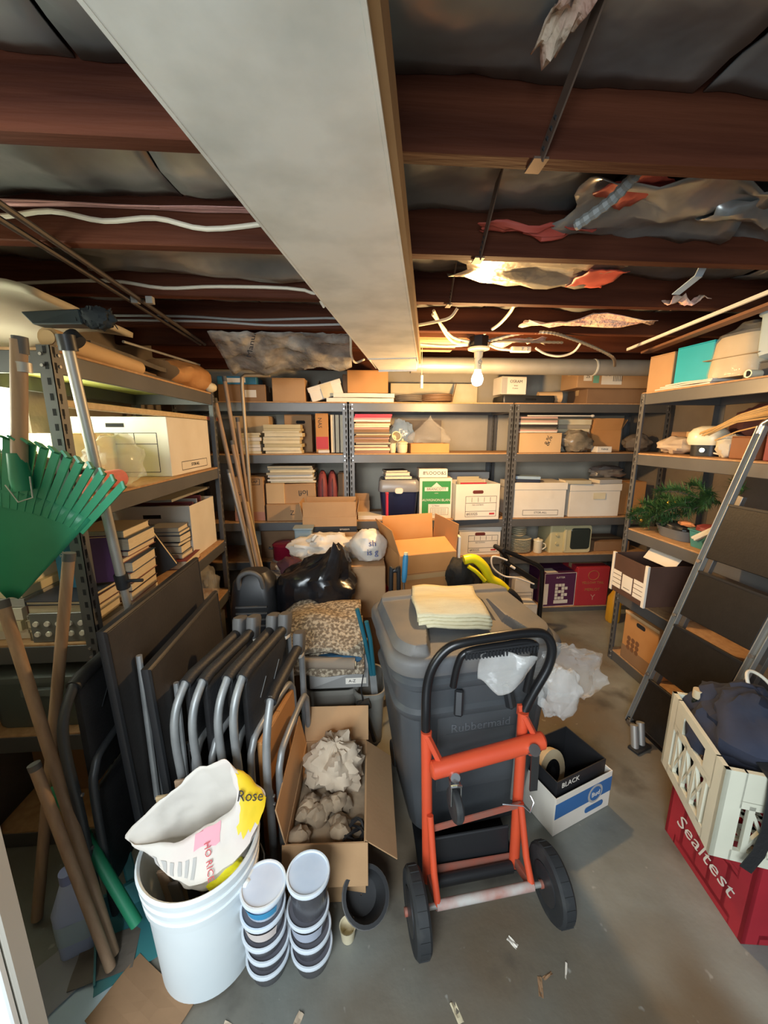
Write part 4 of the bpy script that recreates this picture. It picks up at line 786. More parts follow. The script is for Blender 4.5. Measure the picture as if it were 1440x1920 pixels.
# plastic sheet hanging from the joists at the back left
b = MB()
def sheet(u, v): return (-.72 + .70 * u, 2.07 + .03 * nz(u * 4, v * 3, 2) + .36 * v, 1.94 - (.15 - .05 * u) * v + .035 * nz(u * 5, v * 4, 5) * (v > .02) + .012 * nz(u * 17, v * 12, 5))
hs = tag(b.grid(sheet, 40, 14).build('plastic_sheet', mat('sheet_plastic', (.14, .13, .12), .15, col2=(.40, .38, .34), scale=8, alpha=.8, bump=1.0, bscale=20), smooth=True, solid=.002), 'crumpled clear plastic sheeting hanging under the joists at back left', 'plastic sheet')
text('Manuf', .05, ink, hs, (-.52, 2.10, 1.885), (R(60), R(-75), 0))

# ---------------------------------------------------------------- right rack contents
z = RS[0] + .001
carton('brown carton at the far end of the right rack top', 1.80, 2.13, z, .16, .24, .195, card, rz=-90 + 4)
t = carton('bright teal box on the right rack top', 1.80, 1.93, z + .025, .20, .22, .18, tealbox, rz=-86, tape=False)
bp_ = thing('wrapped_bundle', 'tan bundle wrapped in clear film on the right rack top', 'bundle', (1.78, 1.73, z + .02), 8); MB().loft([(0, .10, .11, .05), (.02, .105, .115, .06), (.16, .095, .105, .06), (.18, .085, .095, .06)], 32, ring=rrect).build('bundle', tan, bp_, smooth=True)
MB().loft([(0.003, .108, .118, .06), (.02, .110, .12, .062), (.16, .10, .11, .062), (.19, .09, .10, .06), (.215, .05, .055, .04), (.24, .03, .035, .02)], 32, False, False, rrect).build('film', mat('thin_film', (.8, .78, .7), .12, alpha=.16, bump=.8, bscale=25), bp_, smooth=True); MB().box(-.1075, .1075, -.1175, .1175, .085, .088).build('string', mat('string', (.3, .22, .12), .8), bp_)
bb_ = thing('plastic_bin', 'pale blue plastic bin at the near end of right rack top', 'bin', (1.80, 1.515, z + .075), 0, rot=(R(-6), R(12), R(-6))); MB().loft([(0, .11, .09, .02), (.015, .115, .095, .02), (.17, .13, .11, .025), (.175, .14, .12, .03), (.18, .14, .12, .03)], 32, ring=rrect).build('bin', bluegrey, bb_, smooth=True); MB().lathe([(.018, 0), (.018, .004), (.01, .004)], 14).build('label_dot', clearw, bb_, (-.125, 0, .05), (0, R(-90), 0))
for k in range(3): slab('plastic_packet', ['lowest flat plastic packet under the teal box', 'middle flat plastic packet under the teal box', 'upper flat plastic packet beside the teal box'][k], 'packet', 1.745, 1.94 - .02 * k, z + .008 * k, .18, .34 - .03 * k, .007, bagw, 'flat packets', seed=k + 70, warp=.005)
b = MB(); b.tube([(1.66, 1.60, z + .018), (2.05, 1.63, z + .018)], .017, 16); o = b.build('pvc_pipe', porc, smooth=True); tag(o, 'white pipe end poking out beside the wrapped bundle', 'pipe'); MB().tube([(1.6595, 1.60, z + .018), (1.661, 1.60, z + .018)], .012, 14).build('bore', slotm, o)
carton('dark flat case under the pale blue bin, right rack top', 1.82, 1.50, z, .36, .2, .07, mat('dkgrey', (.07, .07, .07), .6), rz=-90, tape=False)
z = RS[1] + .001
kt = thing('white_mixer', 'white domed kitchen appliance with dark base on right rack', 'appliance', (1.77, 1.85, z), -60); MB().loft([(0, .06, .055, .04), (.055, .062, .057, .04)], 32, ring=rrect).build('base', blackp, kt, smooth=True); MB().loft([(.055, .075, .068, .06), (.075, .085, .076, .07), (.11, .083, .074, .07), (.135, .065, .058, .055), (.148, .035, .03, .028)], 32, ring=rrect).build('dome', porc, kt, smooth=True); MB().tube([(0, -.058, .03), (0, -.064, .03)], .012, 12).build('knob', chrome, kt, smooth=True); MB().tube([(.03, -.04, .02), (.08, -.06, .01), (.12, -.04, .006), (.14, 0, .006)], .004, 6).build('cord', white_b, kt, smooth=True)
blob('cloth_bag', 'soft cream cloth bundle beside the white appliance', 'cloth', (1.75, 1.70, z + .05), (.06, .055, .055), mat('cream_cloth', (.6, .55, .44), .9, bump=.5, bscale=25), .25, 2.3, 33, flat=z + .001)
carton('reddish wooden box on the second right shelf', 1.77, 1.60, z, .12, .14, .10, mat('red_wood', (.20, .07, .025), .5, col2=(.26, .1, .04), scale=5), rz=-90, tape=False, cat='wooden box')
carton('dark red carton near the ladder top on right rack', 1.76, 1.42, z, .16, .14, .14, maroon, rz=-90)
wk = thing('reed_bundle', 'bundle of long tan reeds fanned on the second right shelf', 'reeds', (1.68, 1.74, z + .1))
for k in range(26):
    o1 = random.uniform(-.012, .012); h1 = random.uniform(0, .02); sp = random.uniform(-.05, .06)
    MB().tube([(o1, .04 + random.uniform(-.02, .02), .0 + h1), (.03 + o1, -.09, .065 + h1 + sp * .2), (.05 + o1 + sp * .3, -.22, .085 + h1 * 1.5 + sp * .5), (.04 + o1 + sp * .5, -.40, .08 + h1 + sp)], .0028, 5).build('reed', wicker, wk, smooth=True)
MB().tube([(.02, 0, -.02), (.0, -.12, .02), (-.01, -.3, .06)], .003, 5).build('reed', wicker, wk, smooth=True)
carton('dim brown carton deep at the far end of second right shelf', 1.95, 2.03, z, .24, .26, .12, card_d)
blob('dark_bundle', 'shadowy crumpled paper pile at far end of second right shelf', 'bundle', (1.80, 2.06, z + .045), (.08, .1, .05), kraft, .35, 2.5, 36, flat=z + .001)
blob('dark_bundle', 'dark maroon cloth bundle deep in the second right shelf', 'bundle', (1.98, 1.75, z + .12), (.12, .16, .13), mat('dkmaroon', (.05, .012, .015), .8), .25, 2.2, 38, flat=z + .001)
z = RS[2] + .001
gl = thing('pine_garland', 'artificial pine garland sprawling on the third right shelf', 'garland', (1.72, 1.9, z))
br_ = []
for k in range(26):
    a = Vector((random.uniform(-.05, .25), random.uniform(-.2, .22), .10)); d_ = Vector((random.uniform(-.16, .04), random.uniform(.0, .2), random.uniform(-.02, .18)))
    t_ = k / 25; a = Vector((-.02 + random.uniform(-.03, .14), .20 - .42 * t_, .06 + .22 * t_ + random.uniform(-.03, .03))); d_ = Vector((random.uniform(-.12, .02), random.uniform(.02, .17), random.uniform(-.1, .05)))
    br_.append((a, d_)); MB().tube([a, a + d_ * .5 + Vector((0, 0, .015)), a + d_], .004, 5).build('twig', mat('twig', (.06, .05, .03), .8), gl)
V = []; F = []
for a, d_ in br_:
    for i in range(190):
        s_ = random.random(); p = a + d_ * s_ + Vector((0, 0, .03 * math.sin(math.pi * s_))); n_ = Vector((random.gauss(0, 1), random.gauss(0, 1), random.gauss(0, 1))).normalized() + d_.normalized() * .8
        n_ = n_.normalized() * random.uniform(.03, .06); s2 = n_.cross(Vector((.3, .5, .8))).normalized() * .003; i0 = len(V); V += [p - s2, p + s2, p + n_]; F.append((i0, i0 + 1, i0 + 2))
ob = MB().add(V, F).build('needles', leaf, gl, kind='stuff')
for p in ((-.05, .02, .20), (-.035, -.01, .205), (-.07, .17, .07)): MB().lathe([(.002, -.009), (.007, -.005), (.009, 0), (.007, .006), (.002, .009)], 12).build('bauble', mat('gold', (.8, .5, .1), .2, .8), gl, p, smooth=True)
bn = thing('grey_basin', 'grey oval basin under the garland on the third right shelf', 'basin', (1.78, 1.93, z)); MB().loft([(.0, .07, .10, .06), (.005, .075, .105, .065), (.055, .09, .125, .08), (.06, .095, .13, .085), (.055, .085, .12, .08), (.01, .07, .10, .06)], 40, ring=rrect).build('bowl', mat('basin_grey', (.17, .19, .20), .4), bn, smooth=True)
blob('', '', '', (0, 0, .06), (.07, .1, .03), blackp, .3, parent=bn).name = 'dark_contents'
tb = thing('teal_tub', 'teal plastic tub behind the ladder rail on third right shelf', 'tub', (1.76, 1.70, z)); MB().loft([(0, .06, .09, .02), (.08, .07, .10, .02), (.085, .076, .106, .02), (.09, .076, .106, .02)], 32, ring=rrect).build('tub', mat('soft_teal', (.06, .24, .24), .45), tb, smooth=True); blob('', '', '', (0, .02, .095), (.06, .08, .025), maroon, .3, parent=tb).name = 'red_contents'
blob('orange_glove', 'orange glove lying over the grey basin rim', 'glove', (1.74, 1.86, z + .095), (.02, .05, .014), mat('orange_cloth', (.62, .25, .10), .8), .3, 3, 41, n=18)
for k in range(3): cable('white_hose', ['thick white hose curved at the front of third right shelf', 'thin white hose looped above the thick one, third right shelf', 'pale hose lying furthest back on the third right shelf'][k], [(1.69 + .05 * k, 1.60, z + .012 + .022 * k), (1.67 + .05 * k, 1.50, z + .06 + .025 * k), (1.68 + .05 * k, 1.40, z + .085 + .02 * k), (1.72 + .05 * k, 1.26, z + .07 + .02 * k)], (.016, .008, .007)[k], porc if k != 1 else bluegrey, 'hose', 6)
tag(MB().bar((1.68, 1.66, z + .005), (1.70, 1.58, z + .12), .03, .02).build('wooden_strut', mat('frame_wood', (.16, .07, .03), .5), bevel=.002), 'small dark wooden strut beside the teal tub', 'wood piece')
for k in range(2): tag(MB().bar((1.665 + .015 * k, 1.72 + .03 * k, z + .05), (1.668 + .03 * k, 1.56, z + .17 + .03 * k), .022, .014).build('white_lath', bone, bevel=.002), ['upper white slat behind the ladder rail', 'lower white slat behind the ladder rail'][k], 'lath')
z = RS[3] + .001
pb = thing('record_box', 'brown and white printed storage box jutting from right rack', 'storage box', (1.665, 1.925, .545), -90)
w2, d2, h2 = .135, .165, .225
brn = mat('box_brown', (.075, .038, .026), .7, col2=(.10, .05, .035), scale=5)
for q in ((-w2, w2, -d2, -d2 + .005), (-w2, w2, d2 - .005, d2), (-w2, -w2 + .005, -d2 + .005, d2 - .005), (w2 - .005, w2, -d2 + .005, d2 - .005)): bx('side_panel', brn, *q, 0, h2, pb, .001)
bx('bottom_panel', brn, -w2 + .005, w2 - .005, -d2 + .005, d2 - .005, 0, .005, pb, 0)
for sx in (-1, 1): bx('white_corner', white_b, sx * w2 - .004 - (.012 if sx > 0 else 0), sx * w2 + .004 + (.012 if sx < 0 else 0), -d2 - .003, -d2 + .01, -.002, h2 + .004, pb, .001)
bx('white_flap', white_b, -.11, .11, -.004, 0, 0, .085, pb).location = (0, 0, h2 - .03); pb.children[-1].rotation_euler = (R(-35), 0, 0)
MB().box(-.04, .04, -d2 - .0012, -d2 - .0002, .035, .125).build('centre_label', white_b, pb)
for sx in (-1, 1):
    for k in range(4): MB().box(min(sx * .05, sx * .118), max(sx * .05, sx * .118), -d2 - .0012, -d2 - .0002, .03 + .026 * k, .052 + .026 * k).build('line_label', white_b, pb)
MB().box(-.025, .025, -d2 - .0018, -d2 - .0012, .05, .053).build('printed_line', ink, pb)
carton('dim carton supporting the printed storage box on the fourth right shelf', 1.86, 1.93, z, .28, .34, .07, card_d)
fb = thing('fruit_carton', 'orange printed fruit carton on the floor under the right rack', 'fruit carton', (1.80, 1.96, .072), -90); bx('body', card_o, -.135, .135, -.15, .15, 0.001, .31, fb, .003)
MB().loft([(0, .035, .013, .012), (.001, .035, .013, .012)], 24, ring=rrect).build('hand_hole', slotm, fb, (.0, -.151, .265), (R(-90), 0, 0)); sticker(fb, -.134, .134, .002, .09, -.15, card_d, 'dark_band')
for k in range(9): MB().lathe([(.016, 0), (.014, .001)], 10).build('printed_fruit', mat('fruit_print', (.20, .09, .04), .7), fb, (-.08 + .035 * (k % 3), -.1505, .09 + .03 * (k // 3)), (R(90), 0, 0))
bx('rim_strip', card_l, -.135, .135, -.153, -.149, .295, .313, fb)
carton('dim carton under the right rack behind the ladder', 1.85, 1.45, .072, .3, .34, .26, card_d)
bt = thing('spray_can', 'small white spray can between the ladder steps', 'can', (1.70, 1.52, .33)); MB().lathe([(.022, 0), (.022, .09), (.012, .1), (.012, .115)], 16).build('can', porc, bt, smooth=True); MB().lathe([(.0225, .03), (.0225, .05)], 16).build('band', bluep, bt)
carton('yellowish small box beside the spray can under the right rack', 1.72, 1.60, .332, .1, .1, .09, cream, tape=False)
pj = thing('clear_jug', 'translucent grey jug behind the near ladder rail', 'jug', (1.75, 1.16, .4715)); MB().loft([(0, .06, .06, .04), (.2, .06, .06, .04), (.26, .025, .025, .02)], 24, ring=rrect).build('body', mat('grey_jug', (.26, .30, .32), .3), pj, smooth=True); MB().lathe([(.022, .26), (.022, .285)], 14).build('cap', wood_l, pj)
carton('brown carton low under the grey jug by the right rack', 1.78, 1.18, 0.072, .24, .3, .31, card_d)

# ---------------------------------------------------------------- step ladder leaning on the right rack
ld = thing('step_ladder', 'folded aluminium step ladder with wide black treads', 'ladder', (1.374, 1.617, 0))
dv = Vector((.226, -.19, 1.5)); u2 = Vector((.016, -.337, 0)); nrm = u2.cross(dv).normalized()
if nrm.x > 0: nrm = -nrm
for base in (Vector((0, 0, 0)), u2):
    b = MB(); b.bar(base + dv * .01, base + dv * .985, .028, .006, nrm); s_ = u2.normalized()
    for q in (-.013, .013): b.bar(base + dv * .01 + nrm * .011 + s_ * q, base + dv * .985 + nrm * .011 + s_ * q, .004, .02, nrm)
    b.build('rail', alum, ld, bevel=.0008)
    MB().bar(base, base + dv * .02, .034, .03, nrm).build('foot', blackp, ld, bevel=.003)
    back = -nrm * .045
    MB().bar(base + back + dv * .02, base + back + dv * .8, .022, .022, nrm).build('rear_leg', mat('alum_dark', (.22, .21, .20), .4, .7), ld, bevel=.001)
    for q in (.2, .42, .6): MB().tube([base + dv * q + nrm * .02, base + dv * q + nrm * .028], .008, 10).build('rivet', bolt, ld, smooth=True)
top = dv * .985
arc = [top * (1 - .0) + nrm * .012 + (-u2.normalized()) * 0 + dv.normalized() * (.045 * math.sin(a)) + u2 * (.5 - .5 * math.cos(a)) for a in [k * math.pi / 14 for k in range(15)]]
MB().tube([top - dv * .02 + nrm * .012] + arc + [top + u2 - dv * .02 + nrm * .012], .013, 10).build('top_bow', chrome, ld, smooth=True)
for k, (s0, s1) in enumerate(((.615, .775), (.43, .575), (.225, .395), (.03, .19))):
    a = u2 * .05 + nrm * .006; bb2 = u2 * .95 + nrm * .006; e = nrm * .014
    P8 = [a + dv * s0, bb2 + dv * s0, bb2 + dv * s0 + e, a + dv * s0 + e, a + dv * s1, bb2 + dv * s1, bb2 + dv * s1 + e, a + dv * s1 + e]
    tr_ = MB().hexa(P8).build('tread', mat('tread_black', (.010, .009, .008), .5, col2=(.014, .012, .011), scale=30, bump=.06, bscale=120), ld, bevel=.003)
    for q in (0.1, .9): MB().hexa([p + (u2 * .0) for p in [a + dv * (s1 - .006) + e, bb2 + dv * (s1 - .006) + e, bb2 + dv * (s1 - .006) + e * 1.3, a + dv * (s1 - .006) + e * 1.3, a + dv * s1 + e, bb2 + dv * s1 + e, bb2 + dv * s1 + e * 1.3, a + dv * s1 + e * 1.3]]).build('tread_lip', blackp, tr_) if q < .5 else None
MB().bar(dv * .008 + nrm * .012, u2 * .25 + dv * .008 + nrm * .012, .02, .02).build('foot_brace', mat('alum_dark', (.22, .21, .20), .4, .7), ld)
MB().tube([u2 * .0 - nrm * .02, u2 - nrm * .02], .01, 10).build('rear_bar', blackm, ld, smooth=True)

# ---------------------------------------------------------------- milk crates
def crate(label, m, loc, rz, s=.33, h=.285, name='milk_crate'):
    t = thing(name, label, 'crate', loc, rz); tk = .012
    # local corner (0,0) = near left; x to the right, y away
    for (cx, cy) in ((0, 0), (s, 0), (0, s), (s, s)):
        sx = 1 if cx == 0 else -1; sy = 1 if cy == 0 else -1
        MB().box(min(cx, cx + sx * .05), max(cx, cx + sx * .05), min(cy, cy + sy * tk), max(cy, cy + sy * tk), 0, h).box(min(cx, cx + sx * tk), max(cx, cx + sx * tk), min(cy, cy + sy * .05), max(cy, cy + sy * .05), 0, h).build('corner_post', m, t)
    def face(fn):
        MB().hexa(fn(.045, s - .045, 0, .035)).build('bottom_rail', m, t); 
        # top rail with grip opening
        MB().hexa(fn(.045, s - .045, h - .028, h)).build('top_rail', m, t); MB().hexa(fn(.045, .10, h - .09, h - .028)).build('grip_panel', m, t); MB().hexa(fn(s - .10, s - .045, h - .09, h - .028)).build('grip_panel', m, t); MB().hexa(fn(.045, s - .045, h - .112, h - .088)).build('mid_rail', m, t)
        for k in range(4): x = .075 + k * (s - .15) / 3; MB().hexa(fn(x - .007, x + .007, .03, h - .10)).build('upright', m, t)
        n_ = 3
        for k in range(n_):
            x0 = .075 + k * (s - .15) / 3; x1 = x0 + (s - .15) / 3
            f = fn(0, 1, 0, 1); 
            def pt_(x, z_, i): q = fn(x, x + .001, z_, z_ + .001); return Vector(q[i])
            b = MB()
            for (za, zb) in ((.04, h - .115), (h - .115, .04)):
                A = pt_(x0, za, 0); B = pt_(x1, zb, 0); A2 = pt_(x0, za, 3); B2 = pt_(x1, zb, 3); mid = (A2 - A) * .5; b.bar(A + mid, B + mid, .010, .008, (0, 0, 1))
            b.build('diagonal', m, t)
    def F1(y0, y1): return lambda a, c, z0, z1: [(a, y0, z0), (c, y0, z0), (c, y1, z0), (a, y1, z0), (a, y0, z1), (c, y0, z1), (c, y1, z1), (a, y1, z1)]
    def F2(x0, x1): return lambda a, c, z0, z1: [(x0, a, z0), (x1, a, z0), (x1, c, z0), (x0, c, z0), (x0, a, z1), (x1, a, z1), (x1, c, z1), (x0, c, z1)]
    def F2b(x0, x1): return lambda a, c, z0, z1: [(x0, c, z0), (x0, a, z0), (x1, a, z0), (x1, c, z0), (x0, c, z1), (x0, a, z1), (x1, a, z1), (x1, c, z1)]
    face(F1(0, tk)); face(F1(s - tk, s)); face(F2b(0, tk)); face(F2b(s - tk, s))
    b = MB()
    for k in range(7): b.box(.02 + k * .045, .032 + k * .045, .012, s - .012, 0.001, .009).box(.012, s - .012, .02 + k * .045, .032 + k * .045, .001, .009)
    b.build('floor_grid', m, t); return t
rc = crate('red milk crate on the floor beneath the cream crate', crater, (1.09, .765, .001), -7)
for (nm, q) in (('solid_panel', (.0, .008, .05, .28, .02, .18)), ('solid_panel', (.05, .28, .0, .008, .02, .18))): bx(nm, crater, q[0] + .003 * (nm == 'x'), q[1], q[2], q[3], q[4], q[5], rc, 0)
text('Sealtest', .075, white_b, rc, (-.002, .17, .11), (R(90), 0, R(-90)), shear=.35)
wc = crate('cream milk crate stacked on the red crate at right', cratew, (.972, .80, .288), -20)
for (q) in ((.0, .010, .03, .11, .02, .2),): pass
jk = blob('jacket', 'navy jacket stuffed into the cream milk crate', 'jacket', (1.20, .93, .555), (.155, .16, .125), navyc, .35, 1.9, 52, n=44, fine=.10)
cable('cord_loop', 'pale cord loop sticking out of the navy jacket', [(1.21, .92, .60), (1.19, .97, .70), (1.215, .99, .725), (1.25, .96, .70), (1.27, .90, .62)], .005, wirem, 'cord', 6)
stp = thing('black_strap', 'black webbing strap hanging over the cream crate front', 'strap', (0, 0, 0)); 
sp_ = [Vector((1.075, .80, .585)), Vector((1.065, .758, .575)), Vector((1.06, .748, .52)), Vector((1.06, .745, .42)), Vector((1.045, .742, .36)), Vector((1.02, .742, .315))]
b = MB()
for i in range(5): b.bar(sp_[i], sp_[i + 1] + (sp_[i + 1] - sp_[i]) * .08, .03, .003, (-.3, -1, .15))
b.build('webbing', blackv, stp)
wn = thing('wine_bottle', 'dark bottle with a cork-coloured top standing in the cream crate', 'bottle', (1.112, 1.045, .30)); MB().lathe([(.03, 0), (.033, .01), (.033, .18), (.014, .24), (.013, .30)], 18).build('glass', mat('dark_glass', (.01, .015, .012), .1), wn, smooth=True); MB().lathe([(.0135, .295), (.0145, .30), (.0145, .325)], 14).build('cork_cap', tan, wn, smooth=True)
tt_ = thing('tin_pair', 'pair of silver tubes standing by the ladder feet', 'tubes', (1.30, 1.46, 0.002), 20)
for k in range(2): MB().tube([(-.02 + .045 * k, 0, 0), (.0 + .045 * k, .03, .10)], .017, 14).build('tube', alum, tt_, smooth=True)
bx('tube_base', blackp, -.045, .055, -.03, .02, 0, .012, tt_)

# ---------------------------------------------------------------- trash can
GZ = 7
tc_ = thing('trash_can', 'large grey wheeled trash can in the middle of the floor', 'trash can', (.385, 1.35, 0.02), GZ)
secs = [(0, .215, .165, .07, 0, -.035), (.012, .225, .175, .075, 0, -.035), (.30, .262, .205, .085, 0, -.018), (.49, .280, .220, .09, 0, -.006), (.502, .290, .230, .095, 0, -.005), (.522, .293, .232, .095, 0, -.005), (.534, .282, .222, .09, 0, -.004), (.600, .285, .226, .09, 0, -.001), (.612, .298, .238, .095), (.632, .300, .240, .095), (.644, .288, .229, .09), (.658, .290, .231, .09), (.666, .300, .240, .095), (.70, .295, .235, .09)]
MB().loft(secs, 56, True, False, rrect).build('body', canm, tc_, smooth=True)
bx('front_panel', canm, -.155, .155, -.231, -.222, .20, .50, tc_, .004)
text('Rubbermaid', .045, mat('emboss', (.12, .13, .142), .4), tc_, (0.0, -.2325, .45)); MB().box(-.125, .125, -.2322, -.231, .43, .4315).build('emboss_line', canm, tc_)
MB().tube([(.135, -.236, .12), (.135, -.242, .50)], .005, 8).build('support_rod', galv_d, tc_, smooth=True)
for sx in (-1, 1): MB().bar((sx * .085, -.232, .60), (sx * .095, -.255, .52), .03, .03).build('handle_lug', blackp, tc_, bevel=.006)
lid = []
ring_n = 64
def lidring(sec, n):
    s_, zz_ = sec; pts = rrect((0, .312 * s_ + .0005, .252 * s_ + .0005, .105 * s_ + .0003), n); out = []
    for (x, y, q) in pts:
        X, Y = x / .312, y / .252; hgt = zz_
        if s_ < .93:
            k = min(1, (.93 - s_) / .05)
            edge = .30 + .30 * (max(0, .9 - Y) / 1.8) ** 1.5     # two raised cheeks, the valley between them opens to the front
            hgt += .030 * k * max(0, min(1, (abs(X) - edge) / .035)) * max(0, min(1, (.93 - abs(Y)) / .10))
            hgt += .012 * k * max(0, min(1, (Y - .52) / .05))
        out.append((x, y, hgt))
    return out
LS_ = [(1.0, .672), (1.012, .685), (1.012, .712), (1.0, .722), (.975, .728)] + [(.955 - .0185 * k, .731 + .012 * (k / 50)) for k in range(51)] + [(.01, .743)]
MB().loft(LS_, 160, False, True, lidring).build('lid', lidm, tc_, smooth=True)
MB().lathe([(.05, 0), (.055, .01), (.055, .05), (.05, .06)], 18).build('rear_wheel', rubber, tc_, (-.235, .12, .052), (0, R(90), 0), smooth=True)
# folded cloth on the lid
fc = thing('folded_cloth', 'folded cream canvas cloth lying on the trash can lid', 'cloth', (.345, 1.36, .778), -4)
def cl(k):
    def f(u, v):
        x = -.13 + .26 * u; y = -.135 + .30 * v; return (x + .006 * math.sin(k + v * 4), y + .004 * k, .012 * k + .012 * nz(u * 2.2 + k * .1, v * 2.2, 3) - .03 * (max(0, abs(u - .5) - .3)) ** 1 + .012 * math.sin(v * 5.5))
    return f
for k in range(4): MB().grid(cl(k), 16, 16).build('cloth_layer', towel, fc, smooth=True, solid=.009)
# ---------------------------------------------------------------- hand truck
ht = thing('hand_truck', 'red and black convertible hand truck holding the trash can', 'hand truck', (0, 0, 0))
UL0, UL1 = Vector((.207, .955, .055)), Vector((.197, .985, .575)); UR0, UR1 = Vector((.503, .985, .045)), Vector((.507, 1.015, .60))
for a, b_ in ((UL0, UL1), (UR0, UR1)):
    MB().tube([a, b_], .0165, 16).build('upright', redp, ht, smooth=True)
    MB().hexa([b_ + Vector(q) for q in ((-.012, -.012, -.02), (.012, -.012, -.02), (.012, .02, -.02), (-.012, .02, -.02), (-.012, .01, .014), (.012, .01, .014), (.012, .02, .014), (-.012, .02, .014))]).build('collar', redp, ht)
    MB().bar(b_ + Vector((.0, -.01, -.005)), b_ + Vector((.035, -.03, -.075)), .02, .016).build('gusset', redp, ht, bevel=.003)
MB().tube([(.212, .945, .478), (.555, .978, .528)], .0255, 20).build('crossbar', redp, ht, smooth=True)
for q in ((.212, .945, .478), (.555, .978, .528)): MB().lathe([(.0255, -.001), (.022, .004), (.012, .008)], 18).build('bar_cap', redp, ht, q, (0, R(90 if q[0] > .3 else -90), R(6)), smooth=True)
MB().bar(UL0 + Vector((0, -.012, .21)), UR0 + Vector((0, -.012, .255)), .004, .022).build('strut', redrust, ht)
MB().bar(UL0 + Vector((0, .01, .02)), UR0 + Vector((0, .01, .02)), .004, .03).build('lower_strut', redrust, ht)
AX0, AX1 = Vector((.155, .850, .1)), Vector((.577, .890, .1))
MB().tube([AX0 - (AX1 - AX0) * .04, AX1 + (AX1 - AX0) * .04], .008, 12).build('axle', galv_d, ht, smooth=True)
MB().tube([AX0 + (AX1 - AX0) * .14, AX1 - (AX1 - AX0) * .14], .013, 12).build('axle_sleeve', mat('worn_red', (.42, .2, .16), .5, col2=(.5, .48, .45), scale=14), ht, smooth=True)
for (a, t_) in ((UL0, .15), (UR0, .85)):
    p = AX0 + (AX1 - AX0) * t_
    MB().tube([a + Vector((0, -.01, .26)), (a + p) / 2 + Vector((0, -.012, .09)), p], .0105, 10).build('brace', redp, ht, smooth=True)
    MB().bar(a + Vector((0, 0, .02)), p, .012, .03).build('axle_bracket', redrust, ht)
for k, (p, tw) in enumerate(((AX0, 4), (AX1, 4))):
    whl = MB().lathe([(.058, -.020), (.075, -.022), (.093, -.021), (.1, -.014), (.1, .014), (.093, .021), (.075, .022), (.058, .020)], 36, cap=True).build('wheel', rubber, ht, p, (0, R(90), R(5.4)), smooth=True)
    MB().lathe([(.012, -.028), (.055, -.023), (.055, .023), (.012, .028)], 24).build('hub', mat('hub_black', (.03, .03, .032), .35), whl, smooth=True)
    MB().lathe([(.011, -.036), (.011, .036)], 12).build('hub_cap', redrust, whl, smooth=True)
    b = MB()
    for q in range(20): a = q * math.pi / 10; b.bar((.1005 * math.cos(a), .1005 * math.sin(a), -.013), (.1005 * math.cos(a), .1005 * math.sin(a), .013), .003, .002, (math.cos(a), math.sin(a), 0))
    b.build('tread_ribs', rubber, whl, kind='stuff')
bx('toe_plate', blackm, .19, .53, .995, 1.28, .002, .008, ht, .001)
o = MB().hexa([(.215, .975, .01), (.49, 1.0, .01), (.49, 1.01, .01), (.215, .985, .01), (.215, .985, .17), (.49, 1.01, .17), (.49, 1.02, .17), (.215, .995, .17)]).build('kick_plate', blackp, ht, bevel=.003)
MB().tube([(.215, .945, .055), (.49, .972, .055)], .017, 12).build('base_tube', blackp, ht, smooth=True)
# caster on the crossbar
cs_ = Vector((.272, .925, .47)); MB().lathe([(.016, 0), (.018, .008), (.014, .018)], 16).build('caster_swivel', chrome, ht, cs_ + Vector((0, .008, -.002)), (R(70), 0, 0), smooth=True)
for sx in (-1, 1): MB().hexa([cs_ + Vector(q) for q in ((sx * .014 - .0015, -.022, -.015), (sx * .014 + .0015, -.022, -.015), (sx * .014 + .0015, .012, -.015), (sx * .014 - .0015, .012, -.015), (sx * .014 - .0015, -.026, -.075), (sx * .014 + .0015, -.026, -.075), (sx * .014 + .0015, -.008, -.085), (sx * .014 - .0015, -.008, -.085))]).build('caster_fork', chrome, ht)
MB().tube([cs_ + Vector((-.014, -.02, -.012)), cs_ + Vector((0, -.026, -.004)), cs_ + Vector((.014, -.02, -.012))], .005, 8).build('fork_bridge', chrome, ht, smooth=True)
MB().lathe([(.02, -.0105), (.042, -.011), (.046, -.006), (.046, .006), (.042, .011), (.02, .0105)], 26).build('caster_wheel', rubber, ht, cs_ + Vector((.0, -.018, -.078)), (0, R(90), R(8)), smooth=True)
MB().tube([Vector((.512, .935, .535)), Vector((.514, .955, .515))], .017, 14).build('pivot_bolt', chrome, ht, smooth=True); MB().bar((.522, .948, .51), (.535, .965, .36), .024, .006, (0, 1, 0)).build('side_link', mat('dark_link', (.06, .06, .06), .4, .5), ht)
MB().tube([(.44, .965, .315), (.50, .952, .318), (.52, .945, .30), (.535, .955, .325), (.53, .97, .335)], .0022, 6).build('clip_wire', chrome, ht, smooth=True)
hp = [(.197, .990, .56), (.197, .998, .62), (.203, 1.02, .70), (.222, 1.03, .762), (.262, 1.035, .812), (.315, 1.035, .834), (.42, 1.04, .846), (.52, 1.045, .852), (.572, 1.045, .842), (.594, 1.04, .80), (.585, 1.035, .74), (.545, 1.03, .66), (.517, 1.025, .60), (.508, 1.018, .57)]
def smoothpts(P, n=5):
    P = [Vector(p) for p in P]; out = []
    for i in range(len(P) - 1):
        p0, p1, p2, p3 = P[max(i - 1, 0)], P[i], P[i + 1], P[min(i + 2, len(P) - 1)]
        for k in range(n):
            t = k / n; out.append(0.5 * (2 * p1 + (p2 - p0) * t + (2 * p0 - 5 * p1 + 4 * p2 - p3) * t * t + (3 * p1 - p0 - 3 * p2 + p3) * t ** 3))
    return out + [P[-1]]
MB().tube(smoothpts(hp), .0145, 14).build('handle', blackm, ht, smooth=True)
